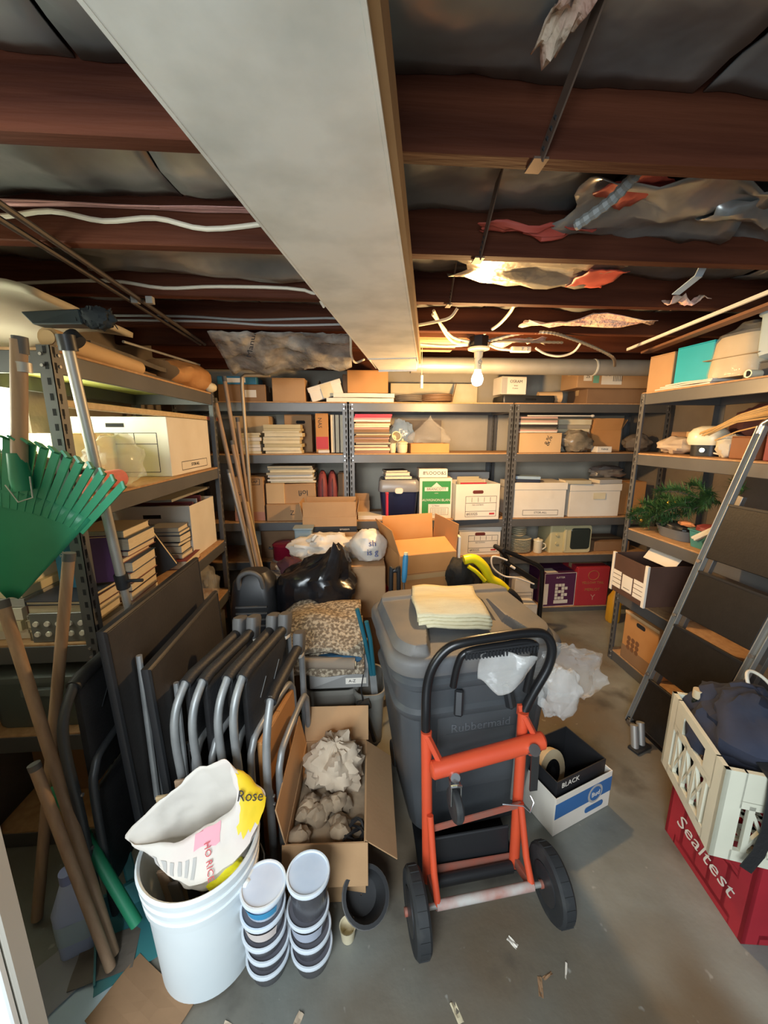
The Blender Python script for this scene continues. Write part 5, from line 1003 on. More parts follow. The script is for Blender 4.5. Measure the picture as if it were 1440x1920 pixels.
MB().tube(smoothpts([(.285, 1.028, .69), (.298, 1.03, .765), (.325, 1.03, .805), (.43, 1.034, .82), (.52, 1.036, .825), (.535, 1.034, .79), (.518, 1.03, .66)]), .011, 12).build('inner_handle', blackm, ht, smooth=True)
gb = MB().bar((.315, 1.028, .797), (.545, 1.034, .816), .022, .024).build('grip', blackp, ht, bevel=.003)
for k in range(22): MB().bar((.318 + .0103 * k, 1.014, .788 + .0008 * k), (.318 + .0103 * k, 1.016, .806 + .0008 * k), .004, .006, (0, 1, 0)).build('grip_rib', blackp, gb)
# plastic bags caught on the handle
def drape(p, d): 
    return p
blob('plastic_bag', 'clear plastic bag hanging right of the hand truck handle', 'plastic bag', (.70, 1.11, .66), (.115, .05, .085), clearp, .5, 1.8, 61, n=40, fine=.15)
blob('plastic_bag', 'milky plastic bag hanging beside the trash can corner', 'plastic bag', (.645, 1.06, .63), (.065, .04, .085), clearw, .4, 1.9, 64, n=36, fine=.12)
b = MB(); b.grid(lambda u, v: (.36 + .16 * u, 1.005 + .025 * math.sin(u * 5 + v * 2), .81 - .04 * u * 0 - (.03 + .10 * (1 - abs(u - .35))) * v + .012 * nz(u * 5, v * 5, 4)), 18, 14)
tag(b.build('plastic_wrap', clearw, smooth=True, solid=.0015), 'white crumpled plastic wrap tucked under the handle grip', 'plastic wrap')
# printed blue/white box right of the can
bbx = thing('bottle_case', 'low white and blue beer case open at top beside the can', 'case', (.80, 1.25, 0), 20)
for q in ((-.15, .15, -.11, -.106), (-.15, .15, .106, .11), (-.15, -.146, -.106, .106), (.146, .15, -.106, .106)): bx('side_panel', white_b, *q, 0.001, .165, bbx, .001)
bx('bottom_panel', white_b, -.146, .146, -.106, .106, .001, .006, bbx, 0)
MB().box(-.1495, .1495, -.1112, -.1102, .075, .14).build('blue_band', bluebox, bbx); MB().lathe([(.04, 0), (.04, .001)], 24).build('round_logo', greyboard, bbx, (.06, -.1105, .1), (R(90), 0, 0)); MB().lathe([(.03, 0), (.03, .001)], 24).build('logo_ring', bluebox, bbx, (.06, -.1118, .1), (R(90), 0, 0)); text('Bud', .03, white_b, bbx, (.06, -.1135, .1)); MB().loft([(0, .05, .012, .011), (.001, .05, .012, .011)], 24, ring=rrect).build('blue_script', bluebox, bbx, (.06, -.1115, .04), (R(90), 0, 0))
bk2 = thing('black_case', 'black box sitting inside the blue beer case', 'box', (.80, 1.255, .008), 20)
for q in ((-.13, .13, -.095, -.09), (-.13, .13, .09, .095), (-.13, -.126, -.09, .09), (.126, .13, -.09, .09)): bx('side_panel', mat('black_card', (.018, .018, .02), .5), *q, 0.001, .20, bk2, .001)
bx('bottom_panel', MATS['black_card'], -.126, .126, -.09, .09, 0.001, .005, bk2, 0); text('BLACK', .03, white_b, bk2, (-.06, -.0958, .175))
sr = thing('tape_reel', 'tan reel leaning in the black box', 'reel', (.77, 1.275, .10), 0, rot=(R(75), 0, R(30))); MB().lathe([(.05, -.012), (.085, -.012), (.085, .012), (.05, .012)], 28).build('reel', tan, sr, smooth=True); MB().lathe([(.049, -.013), (.02, -.013), (.02, .013), (.049, .013)], 24).build('hub', blackp, sr, smooth=True)

# ---------------------------------------------------------------- folding tables and chairs on the left
def ftable(label, x, y0, y1, h, lean, m):
    t = thing('folding_table', label, 'folding table', (x, 0, 0.004), 0, None, (0, R(-lean), 0)); 
    MB().box(-.012, .012, y0, y1, .012, h).build('top_panel', m, t, bevel=.006)
    MB().tube([(0, y0, .012), (0, y1, .012), (0, y1, h), (0, y0, h)], .014, 8, closed=True).build('edge_rim', blackp, t, smooth=True)
    for k, (a, b_) in enumerate(((.12, .55), (.3, .85))):
        MB().tube([(.026, y0 + .06, h * a), (.026, y0 + .10, h * b_)], .009, 8).build('folded_leg', greytube, t, smooth=True)
    MB().tube([(.026, y0 + .08, h * .5), (.03, y0 + .2, h * .46)], .006, 8).build('leg_brace', chrome, t, smooth=True); return t
tblm = mat('table_vinyl', (.040, .036, .034), .5, col2=(.05, .045, .042), scale=6, bump=.1, bscale=90)
ftable('large dark folding table standing on edge against the left rack', -.685, 1.04, 1.68, .90, 2.2, tblm)
ftable('lower dark folding table standing in front of the large one', -.60, 1.06, 1.62, .765, 2.0, tblm)
def fchair(label, x, y, h=.74, rz=-14, lean=0, bend=.06, greytube=greytube, pads=True):
    t = thing('folding_chair', label, 'folding chair', (x, y, 0.002), rz, 'folded black chairs', (0, R(lean), R(rz))); W = .40
    MB().tube(smoothpts([(0, 0, .012), (0, .0, h * .5), (0, -.01, h - bend * 2.6), (0, .004, h - bend * 1.1), (0, .05, h - .012), (0, .09, h), (0, W - .08, h), (0, W - .02, h - .03), (0, W, h - .12), (0, W, .012)], 4), .0125, 12).build('frame', greytube, t, smooth=True)
    MB().tube([(0, .055, h - .008), (0, .09, h), (0, W - .06, h)], .0195, 12).build('top_sleeve', blackv, t, smooth=True)
    if pads: MB().loft([(-.010, .15, .135, .03), (-.004, .16, .145, .03), (.012, .16, .145, .03), (.018, .15, .135, .03)], 32, ring=rrect).build('back_pad', blackv, t, (0, W / 2, h - .17), (0, R(90), 0), smooth=True)
    if pads: MB().loft([(-.012, .16, .15, .03), (-.004, .17, .16, .03), (.010, .17, .16, .03), (.018, .16, .15, .03)], 32, ring=rrect).build('seat_pad', blackv, t, (.006, W / 2, .26), (0, R(90), 0), smooth=True)
    MB().tube(smoothpts([(.022, .03, .012), (.022, .03, h * .55), (.022, .05, h * .66), (.022, .10, h * .7), (.022, W - .10, h * .7), (.022, W - .05, h * .66), (.022, W - .03, h * .55), (.022, W - .03, .012)], 4), .0115, 10).build('rear_frame', greytube, t, smooth=True)
    cp = MB().loft([(0, .016, .026, .012), (.01, .019, .03, .014), (.075, .021, .033, .016), (.085, .018, .03, .014)], 24, ring=rrect).build('foot_cap', greycap, t, (.0, W - .035, h - .03), (R(-12), 0, 0), smooth=True)
    MB().loft([(-.012, .015, .024, .011), (0.002, .0165, .0265, .012)], 24, ring=rrect).build('white_tip', white_b, cp, smooth=True)
    for k in range(2 if pads else 0): MB().tube([(.0205, .12 + .1 * k, h - .12), (.021, .165 + .1 * k, h - .07)], .0012, 5).build('scratch_line', greytube, t)
    for zz_ in (.30, h - .30): MB().tube([(.010, 0, zz_), (.016, 0, zz_)], .005, 8).build('rivet', bolt, t)
    return t
fchair('folded black chair nearest the dark tables', -.55, 1.04, .70)
fchair('folded black chair second from the dark tables', -.50, 1.045, .70)
fchair('folded black chair third from the dark tables', -.425, 1.045, .705)
fchair('folded black chair fourth from the dark tables', -.378, 1.04, .71)
fchair('folded black chair with the low bent frame nearest the carton', -.288, 1.03, .63, -8, 0, .10, greytube, False)
fchair('folded chair standing leftmost behind the wooden handles', -.775, .93, .78, 2, 0, .06, mat('dark_tube', (.05, .055, .06), .4, .3))
carton('flattened brown carton standing behind the low bent chair frame', -.300, 1.25, .001, .018, .30, .46, card_o, rz=-12, tape=False)

# ---------------------------------------------------------------- clutter between the chairs and the back rack
carton('tall carton at the base of the clutter below the white bag', .07, 2.32, .001, .30, .34, .36, card_d)
carton('brown carton under the printed white bag', .03, 2.30, .363, .26, .32, .325, card)
carton('brown carton supporting the open carton behind the can', .415, 2.30, .001, .42, .36, .49, card)
t = carton('open brown carton with raised flaps above the trash can', .375, 2.29, .493, .36, .34, .27, card_o, rz=13, open_=(-72, 8, 18, 4))
bx('tape', mat('box_tape', (0.50, 0.34, 0.17), 0.3), -.175, .175, -.1712, -.1702, .12, .15, t, 0); bx('fold_line', card_d, -.18, .18, -.1712, -.1702, .155, .158, t, 0)
tag(bx('foam_strip', white_b, .607, .622, 2.20, 2.26, .493, .84), 'thin white strip standing right of the open carton', 'strip')
sb = blob('shopping_bag', 'white shopping bag printed with blue words', 'shopping bag', (.065, 2.27, .775), (.11, .10, .10), bagw, .14, 2.2, 71, n=36, flat=.689)
text('sh\nis g', .052, mat('blue_ink', (.03, .06, .22), .6), sb, (.085, 2.155, .795), (R(82), 0, R(4)))
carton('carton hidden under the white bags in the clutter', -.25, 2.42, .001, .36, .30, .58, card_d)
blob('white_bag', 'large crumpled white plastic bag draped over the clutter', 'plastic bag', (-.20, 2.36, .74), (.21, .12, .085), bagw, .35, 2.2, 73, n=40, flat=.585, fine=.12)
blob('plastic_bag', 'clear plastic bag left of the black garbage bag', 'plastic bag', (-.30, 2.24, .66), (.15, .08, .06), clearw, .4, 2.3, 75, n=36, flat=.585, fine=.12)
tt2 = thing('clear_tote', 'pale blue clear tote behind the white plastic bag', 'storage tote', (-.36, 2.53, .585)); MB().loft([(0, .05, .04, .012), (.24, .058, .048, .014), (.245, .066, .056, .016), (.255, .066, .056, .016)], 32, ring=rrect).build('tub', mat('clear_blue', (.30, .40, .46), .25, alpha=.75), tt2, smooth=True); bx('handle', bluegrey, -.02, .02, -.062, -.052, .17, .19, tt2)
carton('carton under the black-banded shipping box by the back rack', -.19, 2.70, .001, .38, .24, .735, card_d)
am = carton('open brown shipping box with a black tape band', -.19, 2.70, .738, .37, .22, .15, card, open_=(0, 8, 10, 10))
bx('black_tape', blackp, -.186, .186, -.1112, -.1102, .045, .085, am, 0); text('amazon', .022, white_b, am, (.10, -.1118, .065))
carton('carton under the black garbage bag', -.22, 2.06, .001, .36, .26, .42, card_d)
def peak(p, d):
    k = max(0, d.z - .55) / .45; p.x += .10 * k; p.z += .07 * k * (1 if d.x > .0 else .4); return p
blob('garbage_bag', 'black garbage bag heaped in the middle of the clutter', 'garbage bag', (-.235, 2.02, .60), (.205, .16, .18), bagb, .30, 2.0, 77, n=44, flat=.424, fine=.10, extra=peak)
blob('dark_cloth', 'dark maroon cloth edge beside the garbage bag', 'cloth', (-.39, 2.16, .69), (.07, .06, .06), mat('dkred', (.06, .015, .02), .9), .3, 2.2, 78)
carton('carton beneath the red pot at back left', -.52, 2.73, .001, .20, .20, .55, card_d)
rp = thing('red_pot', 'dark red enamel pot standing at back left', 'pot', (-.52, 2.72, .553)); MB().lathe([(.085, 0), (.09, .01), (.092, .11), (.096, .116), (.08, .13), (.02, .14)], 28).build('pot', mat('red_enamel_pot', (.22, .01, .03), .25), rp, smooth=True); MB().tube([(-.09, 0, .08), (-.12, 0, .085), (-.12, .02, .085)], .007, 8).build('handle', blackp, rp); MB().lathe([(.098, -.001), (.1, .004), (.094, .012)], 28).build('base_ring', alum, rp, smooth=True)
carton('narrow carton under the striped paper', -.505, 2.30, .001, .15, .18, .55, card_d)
slab('striped_paper', 'striped blue and white printed paper below the red pot', 'paper', -.51, 2.30, .553, .17, .18, .04, mat('striped', (.5, .52, .56), .7, col2=(.12, .16, .3), scale=16, stretch=(1, 6, 1), lo=.48, hi=.52), warp=.02)
vc = thing('vacuum_case', 'black rounded appliance case behind the folded chairs', 'appliance', (-.555, 2.0, .001)); MB().loft([(0, .12, .10, .04), (.55, .12, .10, .05), (.68, .105, .09, .06), (.73, .07, .06, .05)], 32, ring=rrect).build('case', blackp, vc, smooth=True); MB().tube(smoothpts([(-.06, -.08, .66), (-.05, -.10, .73), (0, -.10, .755), (.05, -.10, .73), (.06, -.08, .66)]), .012, 10).build('carry_handle', greycap, vc, smooth=True)
for k in range(4): bx('vent_slot', greycap, -.08, .08, -.112, -.104, .46 + .035 * k, .468 + .035 * k, vc, 0)
# rug over boxes
carton('carton under the folded brown rug', -.18, 1.86, .001, .32, .12, .47, card_d)
rg = thing('folded_rug', 'folded brown speckled rug draped over a carton', 'rug', (-.19, 1.72, .474))
MB().grid(lambda u, v: (-.20 + .40 * u + .02 * nz(v * 3, u * 2, 1), .16 - .34 * v, .10 + .03 * math.sin(math.pi * u) - (.10 * max(0, v - .6) / .4) ** 1 + .03 * nz(u * 2.4, v * 2.4, 6) - .06 * max(0, .18 - u) * 4), 22, 22).build('top_fold', carpet_m, rg, smooth=True, solid=.022)
MB().grid(lambda u, v: (-.12 + .33 * u, .12 - .32 * v, .045 + .015 * nz(u * 3, v * 3, 9) - .11 * max(0, v - .75) / .25), 20, 20).build('lower_fold', carpet_m, rg, smooth=True, solid=.022)
MB().tube([(-.05, -.19, .0), (.17, -.20, -.01)], .026, 14).build('rolled_edge', mat('rug_back', (.24, .19, .14), .95), rg, smooth=True)
MB().tube([(.165, -.20, -.01), (.175, -.20, -.01)], .012, 10).build('roll_core', cream, rg)
blob('blue_cloth', 'blue cloth corner poking out below the rug', 'cloth', (-.09, 1.545, .475), (.10, .03, .02), mat('bluecloth', (.02, .08, .15), .8), .3, 2.5, 83)
so = thing('magazine_box', 'grey cardboard magazine file lying across the wastebasket', 'file box', (-.095, 1.665, .296), 0); bx('body', greyboard, -.135, .135, -.075, .075, 0, .165, so, .002)
MB().lathe([(.018, 0), (.018, .001)], 18).build('finger_hole', slotm, so, (-.055, -.0755, .10), (R(90), 0, 0)); MB().add([(-.134, -.0765, .002), (.134, -.0765, .002), (.134, -.0765, .10)], [(0, 1, 2)]).build('dark_triangle', mat('grey_mid', (.27, .265, .25), .7), so); MB().box(.03, .125, -.0775, -.0768, .02, .05).build('label', white_b, so); text('A-Z', .02, ink, so, (.06, -.0783, .035))  # darker grey triangle across the lower front
def basket(label, x, y, w_, d_, h_, rz=0):
    t = thing('wastebasket', label, 'wastebasket', (x, y, .001), rz, 'grey wastebaskets')
    MB().loft([(0, w_ * .40, d_ * .40, .04), (.01, w_ * .42, d_ * .42, .045), (h_ - .03, w_ * .49, d_ * .49, .055), (h_ - .025, w_ * .5 + .006, d_ * .5 + .006, .06), (h_, w_ * .5 + .006, d_ * .5 + .006, .06), (h_ - .002, w_ * .49, d_ * .49, .055), (.02, w_ * .41, d_ * .41, .04)], 40, ring=rrect).build('bin', greyplas, t, smooth=True); return t
basket('grey plastic wastebasket under the magazine file', -.135, 1.69, .255, .20, .285)
basket('grey plastic wastebasket half hidden behind the trash can', .045, 1.665, .14, .24, .285, 0)
sh_ = thing('grass_shears', 'teal-handled grass shears standing left of the can', 'shears', (.055, 1.60, .30))
for k in range(2): MB().tube([(.0 + .012 * k, 0, .05), (-.03 + .025 * k, -.01, .24), (-.062 + .04 * k, -.02, .39 - .06 * k)], .010, 10).build('handle', mat('teal_grip', (.015, .11, .15), .4), sh_, smooth=True)
MB().bar((.005, 0, .06), (.02, -.01, -.12), .03, .004, (0, 1, 0)).build('blade', greytube, sh_)
ml = thing('rubber_mallet', 'black mallet hanging in front of the half-hidden wastebasket', 'mallet', (.065, 1.525, .06)); MB().tube([(0, 0, 0), (-.045, -.0, .17)], .0095, 10).build('handle', blackp, ml, smooth=True); MB().tube([(-.075, .0, .185), (-.02, .0, .20)], .022, 14).build('head', rubber, ml, smooth=True); MB().tube([(-.05, .0, .2), (-.06, 0, .27), (-.045, .01, .36)], .003, 6).build('hang_cord', blackp, ml)
gr = thing('grabber_tool', 'blue-handled tool standing behind the trash can', 'tool', (.225, 1.78, .001)); MB().tube([(0, 0, 0), (-.0, 0, .73)], .006, 8).build('shaft', chrome, gr, smooth=True); MB().tube([(0, 0, .73), (.002, 0, .76), (.006, 0, .85), (.008, 0, .87)], .013, 12, radii=[.010, .014, .014, .011]).build('grip', bluep, gr, smooth=True); MB().tube([(.008, 0, .87), (.008, 0, .882)], .010, 12).build('end_cap', cream, gr, smooth=True)
jl = thing('padded_handle', 'black padded loop handle beside the blue tool', 'handle', (.17, 1.88, .031)); MB().tube(smoothpts([(0, 0, 0), (0, 0, .68), (.01, 0, .72), (.03, 0, .72), (.04, 0, .68), (.04, 0, 0)]), .012, 10).build('loop', blackp, jl, smooth=True); bx('mount', blackp, -.02, .06, -.02, .02, -.03, 0, jl)
rt_ = thing('red_rod', 'thin red rod standing behind the open carton', 'rod', (.205, 2.56, .001)); MB().tube([(0, 0, 0), (-.004, 0, 1.05)], .010, 10).build('rod', redpap, rt_, smooth=True); MB().tube([(-.004, 0, 1.05), (-.004, 0, 1.06)], .012, 10).build('tip', redink, rt_)
# trimmer
carton('carton supporting the yellow power tool', .70, 2.26, .001, .30, .26, .42, card_d)
ym = thing('power_trimmer', 'yellow and black power tool lying behind the trash can', 'power tool', (.70, 2.13, .52))
blob('', '', '', (-.09, .02, .10), (.085, .07, .105), mat('dark_cloth', (.015, .014, .012), .8, bump=.6, bscale=25), .25, 2.6, 91, parent=ym).name = 'motor_housing'
MB().tube(smoothpts([(-.09, -.05, .215), (-.03, -.05, .22), (.03, -.05, .17), (.07, -.05, .10), (.13, -.05, .06), (.18, -.05, .01)]), .028, 12, radii=None).build('yellow_shell', yellowt, ym, smooth=True)
MB().tube(smoothpts([(-.07, -.075, .185), (-.02, -.08, .15), (.03, -.08, .095)]), .012, 10).build('yellow_rib', yellowt, ym, smooth=True)
MB().hexa([(.03, -.09, -.02), (.20, -.09, -.06), (.20, -.02, -.06), (.03, -.02, -.02), (.03, -.085, .09), (.17, -.085, .04), (.17, -.03, .04), (.03, -.03, .09)]).build('guard', mat('dull_yellow', (.30, .26, .04), .5), ym, bevel=.008)
MB().tube(smoothpts([(.10, -.04, .0), (.18, -.06, .02), (.24, -.06, -.03), (.27, -.05, -.09)]), .02, 10).build('black_boom', blackp, ym, smooth=True)
# luggage cart
lc = thing('luggage_cart', 'black folding luggage cart before the right back rack', 'luggage cart', (0, 2.46, 0.0))
MB().tube(smoothpts([(1.0, .0, .665), (1.06, 0, .64), (1.20, 0, .575), (1.26, 0, .54), (1.285, 0, .46), (1.29, 0, .012)]), .016, 12).build('frame', blackm, lc, smooth=True)
MB().tube(smoothpts([(.98, .12, .66), (1.05, .12, .60), (1.08, .12, .5), (1.085, .12, .012)]), .015, 12).build('frame', blackm, lc, smooth=True)
MB().tube([(1.0, .0, .665), (.98, .12, .66)], .017, 12).build('top_grip', blackp, lc, smooth=True)
MB().tube([(.985, -.03, .60), (1.23, -.03, .445)], .020, 12).build('cross_tube', blackm, lc, smooth=True); MB().tube([(1.03, -.052, .573), (1.06, -.053, .554)], .0085, 8).build('label', white_b, lc)
MB().tube(smoothpts([(1.0, -.06, .615), (.93, -.06, .642), (.893, -.06, .636), (.906, -.06, .565), (.985, -.06, .504), (1.08, -.06, .487), (1.20, -.06, .44)]), .006, 8).build('wire_loop', white_b, lc, smooth=True)
MB().tube([(1.215, -.03, .44), (1.215, -.03, .40)], .024, 12).build('clamp', blackp, lc); bx('base_plate', blackm, 1.06, 1.31, -.12, .16, .012, .024, lc, .003)
for x in (1.08, 1.29): MB().lathe([(.03, -.012), (.034, -.006), (.034, .006), (.03, .012)], 20).build('wheel', rubber, lc, (x, .13, .034), (0, R(90), 0), smooth=True)
t = carton('white printed carton standing on the luggage cart', 1.185, 2.50, .026, .15, .12, .24, white_b, tape=False); frame_lines(t, ink, -.06, .06, .03, .12, -.06, .003, (.05, .075, .10)); sticker(t, -.074, -.03, .13, .235, -.06, mat('olive_print', (.2, .2, .1), .6), 'olive_panel')

# ---------------------------------------------------------------- foreground: bucket, bag, tubs, carton, floor litter
bk = thing('plastic_bucket', 'white plastic five-gallon bucket at the front left', 'bucket', (-.437, .878, .001))
MB().lathe([(.120, 0), (.128, .006), (.139, .27), (.145, .272), (.147, .295), (.143, .297), (.144, .315), (.149, .317), (.150, .330), (.145, .332), (.146, .345), (.151, .347), (.153, .365), (.148, .372), (.142, .366), (.137, .28), (.125, .015), (.002, .012)], 56, cap=False).build('pail', bucketm, bk, smooth=True)
for a in (R(-25), R(155)): MB().lathe([(.016, 0), (.014, .008), (.006, .010)], 14).build('handle_lug', bucketm, bk, (.145 * math.cos(a), .145 * math.sin(a), .285), (0, R(90), a), smooth=True)
MB().tube([(.158 * math.cos(R(a_)), .158 * math.sin(R(a_)), .285 - .075 * math.sin(R(a_ + 25) * 1.0) * (1 if a_ < 155 else 1)) for a_ in range(-25, 156, 15)], .0022, 6).build('wire_handle', galv_d, bk, smooth=True)
for k, (x, y, tx, ty, h_) in enumerate(((-.05, .06, -.09, .115, .45), (-.09, .04, -.125, .075, .44), (-.02, -.03, -.03, -.02, .29), (-.05, -.04, -.07, -.03, .27), (.0, .02, -.01, .03, .28), (-.09, -.02, -.10, -.02, .30))):
    m_ = (wood_p, wood_l, blackp, darkpap, darkpap, wood_p)[k]
    tag(MB().bar((-.437 + x * .7, .878 + y * .7, .02), (-.437 + tx, .878 + ty, h_), .045 if k < 2 else .028, .008, (0, 1, 0)).build('scrap_lath', m_, bevel=.001), ['weathered board end sticking up behind the rice bag', 'pale board end at the back left inside the bucket', 'dark strip standing at the front inside the bucket', 'dark brown strip at the front left inside the bucket', 'dim strip in the middle of the bucket', 'wooden strip against the left inside wall of the bucket'][k], 'board')
blob('yellow_bag', 'bright yellow plastic bag inside the bucket under the rice bag', 'plastic bag', (-.36, .83, .315), (.05, .035, .04), mat('yellow_bag', (.75, .68, .02), .35, bump=.5, bscale=20), .3, 2.4, 95)
def closed_spline(P, n):
    P = [Vector(p) for p in P]; L = len(P); out = []
    for i in range(L):
        p0, p1, p2, p3 = P[i - 1], P[i], P[(i + 1) % L], P[(i + 2) % L]
        for k in range(n):
            t = k / n; out.append(0.5 * (2 * p1 + (p2 - p0) * t + (2 * p0 - 5 * p1 + 4 * p2 - p3) * t * t + (3 * p1 - p0 - 3 * p2 + p3) * t ** 3))
    return out
MO = [(-.615, .855, .418), (-.50, .845, .405), (-.42, .868, .425), (-.352, .90, .445), (-.362, .935, .492), (-.385, .962, .535), (-.46, .962, .512), (-.55, .915, .465)]
BO = [(-.545, .85, .385), (-.48, .80, .355), (-.41, .785, .352), (-.325, .825, .365), (-.275, .90, .41), (-.30, .955, .445), (-.41, .965, .43), (-.51, .93, .40)]
BT = [(-.50, .88, .33), (-.46, .83, .30), (-.40, .81, .29), (-.345, .84, .29), (-.325, .89, .29), (-.34, .94, .30), (-.41, .96, .30), (-.47, .93, .31)]
def bagring(t_, n):
    def lerp(A, B, q): return [Vector(a).lerp(Vector(b_), q) for a, b_ in zip(A, B)]
    P = lerp(BT, BO, t_ / .5) if t_ < .5 else lerp(BO, MO, (t_ - .5) / .5)
    out = closed_spline(P, n // 8); c = sum(out, Vector()) / len(out)
    return [p + (p - c).normalized() * (.010 * nz(p.x * 1, p.y, p.z, 19) + .005 * nz(p.x, p.y, p.z, 45)) for p in out]
rb = thing('rice_bag', 'empty white and pink rice bag slumped in the bucket', 'rice bag', (0, 0, 0))
MB().loft([k / 14 for k in range(15)], 64, True, False, bagring).build('bag', ricem, rb, smooth=True, solid=.0015)
def bagpt(t_, i): return bagring(t_, 64)[i % 64]
def bagframe(t_, i):
    p = bagpt(t_, i); du = bagpt(min(1, t_ + .04), i) - bagpt(t_ - .04, i); dv = bagpt(t_, i + 2) - bagpt(t_, i - 2); c = sum(bagring(t_, 64), Vector()) / 64
    n_ = du.cross(dv).normalized(); n_ = n_ if n_.dot(p - c) > 0 else -n_
    return p, du.normalized(), dv.normalized(), n_
def printed(name, m, t0, t1, i0, i1, off=.0022, shape=None):
    rows = 10; V = []; F = []; cols = i1 - i0
    for j in range(rows + 1):
        t_ = t0 + (t1 - t0) * j / rows
        for i in range(cols + 1):
            p, du, dv, n_ = bagframe(t_, i0 + i); V.append(p + n_ * off)
    for j in range(rows):
        for i in range(cols):
            u, v = (i + .5) / cols, (j + .5) / rows
            if shape is None or shape(u, v): F.append((j * (cols + 1) + i, j * (cols + 1) + i + 1, (j + 1) * (cols + 1) + i + 1, (j + 1) * (cols + 1) + i))
    return MB().add(V, F).build(name, m, rb, smooth=True)
printed('yellow_emblem', yellowp, .50, .93, 25, 41, shape=lambda u, v: (u - .5) ** 2 + (v - .5) ** 2 < .24)
printed('pink_blot', mat('pink_print2', (.75, .32, .38), .6), .78, .97, 14, 20)
for k in range(7): printed('printed_line', greyboard, .54, .72, 2 + 2 * k, 3 + 2 * k, shape=lambda u, v: True)
def oriented_text(s_, size, m, parent, loc, xd, nd, **k):
    xd = Vector(xd).normalized(); nd = Vector(nd).normalized(); yd = nd.cross(xd).normalized(); xd = yd.cross(nd)
    o = text(s_, size, m, parent, loc, **k); o.rotation_euler = Matrix((xd, yd, nd)).transposed().to_euler(); return o
p, du, dv, n_ = bagframe(.72, 33); oriented_text('Rose', .036, ink, rb, p + n_ * .012, -du * .6 + dv * .4, n_)
p, du, dv, n_ = bagframe(.66, 18); oriented_text('HO RICE', .021, redink, rb, p + n_ * .007, -du + dv * .25, n_)
def tub(label, x, y, z0, h_, r_, body, lidm_=None, labelm=None, tilt=0, rim=lidrim, group='stacked deli tubs'):
    t = thing('deli_tub', label, 'tub', (x, y, z0), 0, group, (R(tilt), R(tilt * .4), 0))
    MB().lathe([(r_ * .76, 0), (r_ * .8, .004), (r_ * .93, h_ - .012)], 32).build('body', body, t, smooth=True)
    MB().lathe([(r_ * .93, h_ - .014), (r_ * 1.01, h_ - .012), (r_ * 1.03, h_ - .004), (r_ * 1.0, h_), (r_ * .93, h_), (r_ * .90, h_ - .005)], 40, cap=False).build('rim', rim, t, smooth=True)
    MB().lathe([(r_ * .91, h_ - .007), (r_ * .91, h_ - .0045)], 32).build('lid', lidm_ or tubm, t, smooth=True)
    if labelm:
        b = MB(); b.grid(lambda u, v: ((r_ * (.80 + .13 * v) + .0012) * math.cos(R(-150 + 110 * u)), (r_ * (.80 + .13 * v) + .0012) * math.sin(R(-150 + 110 * u)), .012 + (h_ - .035) * v), 14, 2); b.build('label', labelm, t, smooth=True)
    return t
lab_w = mat('label_white', (.66, .60, .56), .6, col2=(.72, .62, .58), scale=20); lab_b = mat('label_blue', (.04, .30, .55), .5); lab_g = mat('label_grey', (.42, .46, .56), .5)
x, y, zz = -.262, .812, .001
for k, (h_, bd, lm, lb_, lab) in enumerate(((.058, tubm, None, None, 'black deli tub at the bottom of the left stack'), (.052, tubm, None, None, 'black deli tub second from bottom in the left stack'), (.052, tubm, None, None, 'black deli tub third from bottom in the left stack'), (.070, tubm, None, lab_w, 'deli tub with a pinkish label below the blue-labelled tub'), (.064, lidblue, lidblue, lab_b, 'pale deli tub with a blue label topping the left stack'))):
    tub(lab, x + .003 * math.sin(k * 2), y + .004 * math.cos(k), zz, h_, .0575, bd, lm or mat('dark_lid', (.12, .12, .14), .3), lb_, 0); zz += h_ + .0008
x, y, zz = -.146, .822, .001
for k, (h_, bd, lm, lb_, lab) in enumerate(((.062, tubm, None, None, 'black deli tub at the bottom of the right stack'), (.060, tubm, None, None, 'black deli tub second from bottom in the right stack'), (.074, tubm, None, lab_g, 'dark deli tub with a grey-blue label in the right stack'), (.108, tubm, lidblue, None, 'tall dark deli tub with a pale lid topping the right stack'))):
    tub(lab, x + .003 * math.sin(k * 2 + 1), y, zz, h_, .0565, bd, lm or mat('dark_lid', (.12, .12, .14), .3), lb_, 0); zz += h_ + .0008
dbx = thing('open_carton', 'open carton of crumpled paper and debris on the floor', 'box', (-.105, 1.15, .001), -2); a_, b2, hh = .122, .20, .23
for q in ((-a_, a_, -b2, -b2 + .004), (-a_, a_, b2 - .004, b2), (-a_, -a_ + .004, -b2 + .004, b2 - .004), (a_ - .004, a_, -b2 + .004, b2 - .004)): bx('side_panel', card_d if False else card, *q, 0, hh, dbx, .001)
bx('bottom_panel', card, -a_ + .004, a_ - .004, -b2 + .004, b2 - .004, 0, .004, dbx, 0)
for (ln, loc, rot) in ((.39, (a_, 0, hh), (R(-128), 0, R(-90))), (.26, (0, b2, hh), (R(-40), 0, 0)), (.26, (0, -b2, hh), (R(165), 0, 0)), (.39, (-a_, 0, hh), (R(10), 0, R(-90)))):
    o = MB().box(-ln / 2, ln / 2, -.002, .002, 0, .125).build('flap', card, dbx, bevel=.001); o.location = loc; o.rotation_euler = rot
blob('crumpled_paper', 'crumpled brown packing paper rising from the floor carton', 'packing paper', (-.093, 1.235, .235), (.095, .09, .085), kraft, .45, 2.0, 101, n=44, fine=.18)
for k in range(16):
    px, py = -.205 + .17 * random.random(), .98 + .15 * random.random(); r_ = random.uniform(.018, .038)
    blob('rubble_chunk', f'tan rubble chunk among the debris in the floor carton', 'rubble', (px, py, .175 + .03 * random.random()), (r_, r_, r_ * .8), dirtm, .5, 2.0, 110 + k, n=12, group='rubble in the floor carton')
bx('debris_fill', dirtm, -a_ + .006, a_ - .006, -b2 + .006, b2 - .006, .006, .165, dbx, 0)
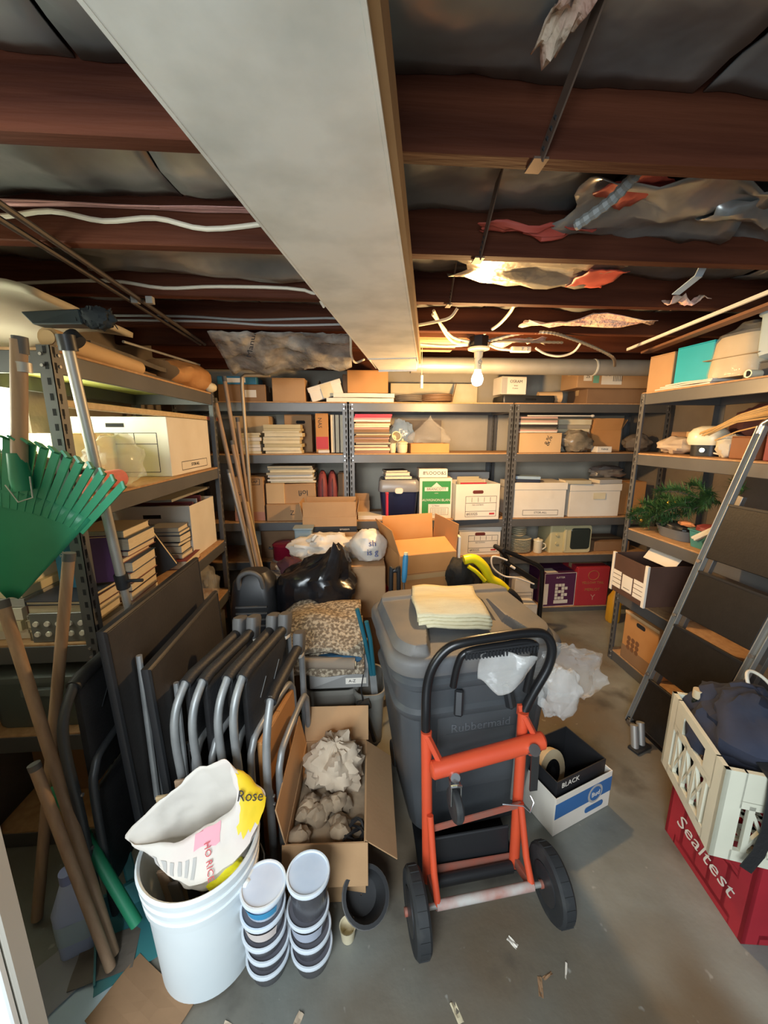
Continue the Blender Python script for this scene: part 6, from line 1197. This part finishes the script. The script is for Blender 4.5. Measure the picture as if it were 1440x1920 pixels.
cl_ = thing('wire_clump', 'dark tangled clump in the right front of the floor carton', 'wire clump', (-.03, 1.02, .19))
for k in range(5): MB().tube([(.035 * math.cos(a + k), .032 * math.sin(a * 1.0 + k * 2), .012 * math.sin(a * 2 + k)) for a in [q * math.pi / 6 for q in range(12)]], .004, 5, closed=True).build('loop', blackp, cl_, smooth=True)
fp = thing('flower_pot', 'black plastic pot tipped on the floor beside the carton', 'pot', (.0, .925, .058), 0, rot=(R(35), R(12), 0)); MB().lathe([(.045, -.05), (.05, -.045), (.065, .045), (.07, .045), (.07, .055), (.06, .055), (.048, -.03), (.002, -.03)], 28, cap=False).build('pot', blackp, fp, smooth=True); MB().lathe([(.069, .0455), (.072, .047), (.072, .053), (.069, .0545)], 28, cap=False).build('rim', greycap, fp, smooth=True)
cp = thing('paper_cup', 'small white paper cup on the floor below the black pot', 'cup', (-.045, .86, .001)); MB().lathe([(.018, 0), (.019, .002), (.024, .045), (.025, .047), (.022, .045), (.017, .006), (.002, .005)], 22, cap=False).build('cup', cream, cp, smooth=True)
# left floor clutter
dpn = thing('dustpan', 'teal plastic dustpan on the floor at left', 'dustpan', (-.66, .90, .004), 30); MB().hexa([(-.10, -.08, 0), (.10, -.08, 0), (.09, .10, 0), (-.09, .10, 0), (-.10, -.08, .004), (.10, -.08, .004), (.09, .10, .012), (-.09, .10, .012)]).build('pan', teal, dpn); MB().hexa([(-.10, .09, 0), (.10, .09, 0), (.10, .10, 0), (-.10, .10, 0), (-.09, .11, .075), (.09, .11, .075), (.09, .12, .075), (-.09, .12, .075)]).build('back_wall', teal, dpn)
for sx in (-1, 1): MB().hexa([(sx * .10, -.06, 0), (sx * .095, -.06, 0), (sx * .095, .1, 0), (sx * .10, .1, 0), (sx * .10, -.06, .01), (sx * .095, -.06, .01), (sx * .09, .11, .07), (sx * .095, .11, .07)]).build('side_wall', teal, dpn)
MB().bar((0, .115, .05), (-.02, .22, .12), .03, .018).build('handle', teal, dpn, bevel=.004)
gb2 = thing('green_broom', 'green ribbed broom handle slanting low at left', 'broom', (-.64, .88, .09)); MB().tube([(0, 0, 0), (-.25, .12, .36)], .016, 12).build('handle', green, gb2, smooth=True); b = MB()
for k in range(12): q = Vector((-.25, .12, .36)); b.tube([q * (.60 + .014 * k), q * (.606 + .014 * k)], .0185, 10)
b.build('grip_ridges', green, gb2, kind='stuff')
bl_ = thing('blue_bottle', 'pale blue and white bottle among the left floor clutter', 'bottle', (-.815, .90, .002), 20); MB().loft([(0, .045, .03, .02), (.15, .048, .032, .025), (.20, .03, .025, .02), (.235, .018, .018, .016)], 28, ring=rrect).build('body', bottleb, bl_, smooth=True); MB().lathe([(.019, .235), (.019, .265)], 16).build('cap', mat('cap_blue', (.25, .30, .55), .4), bl_, smooth=True); MB().loft([(.05, .0465, .0315, .021), (.12, .0485, .0325, .025)], 28, False, False, rrect).build('label', bluegrey, bl_, smooth=True)
for k, (x, y, w_, d_, rz, m_, lab) in enumerate(((-.73, .79, .22, .16, 28, bluegrey, 'grey-blue paper sheet lying at the front left'), (-.80, .86, .2, .14, 50, mat('grey_paper', (.28, .28, .29), .8), 'dull grey folded sheet behind the grey-blue paper'), (-.57, .745, .22, .14, -30, card_d, 'flattened brown cardboard scrap near the bucket'), (-.72, .86, .15, .10, 15, darkpap, 'dark paper scrap under the dustpan'))):
    slab('paper_sheet', lab, 'paper', x, y, .001 + .003 * k, w_, d_, .0025, m_, rz=rz, warp=.008, seed=120 + k, n=6)
# litter on the floor
LT = ((.432, .815, .014, .030, 40, white_b, 'small white paper chip between the wheels'), (.235, .69, .016, .04, 20, cream, 'cream paper fleck in front of the left wheel'), (.555, .745, .006, .035, -30, white_b, 'thin white sliver below the right wheel'), (-.27, .68, .05, .03, 30, kraft, 'crumpled tan leaf in front of the tubs'), (-.33, .70, .05, .02, -20, kraft, 'tan leaf scrap beside the bucket base'), (-.17, .70, .04, .015, 60, kraft, 'dry leaf scrap under the right tub stack'), (.88, 1.36, .05, .012, 25, mat('leaf_brown', (.12, .05, .02), .8), 'brown leaf scrap on the floor near the crates'), (.47, .72, .04, .012, 70, card_d, 'brown twig scrap below the hand truck'), (.50, .74, .03, .008, 20, card_d, 'second brown twig scrap below the hand truck'))
for k, (x, y, w_, d_, rz, m_, lab) in enumerate(LT): slab('litter_scrap', lab, 'litter', x, y, .0008, w_, d_, .0012, m_, 'litter on the floor', rz, .006, 140 + k, 4)
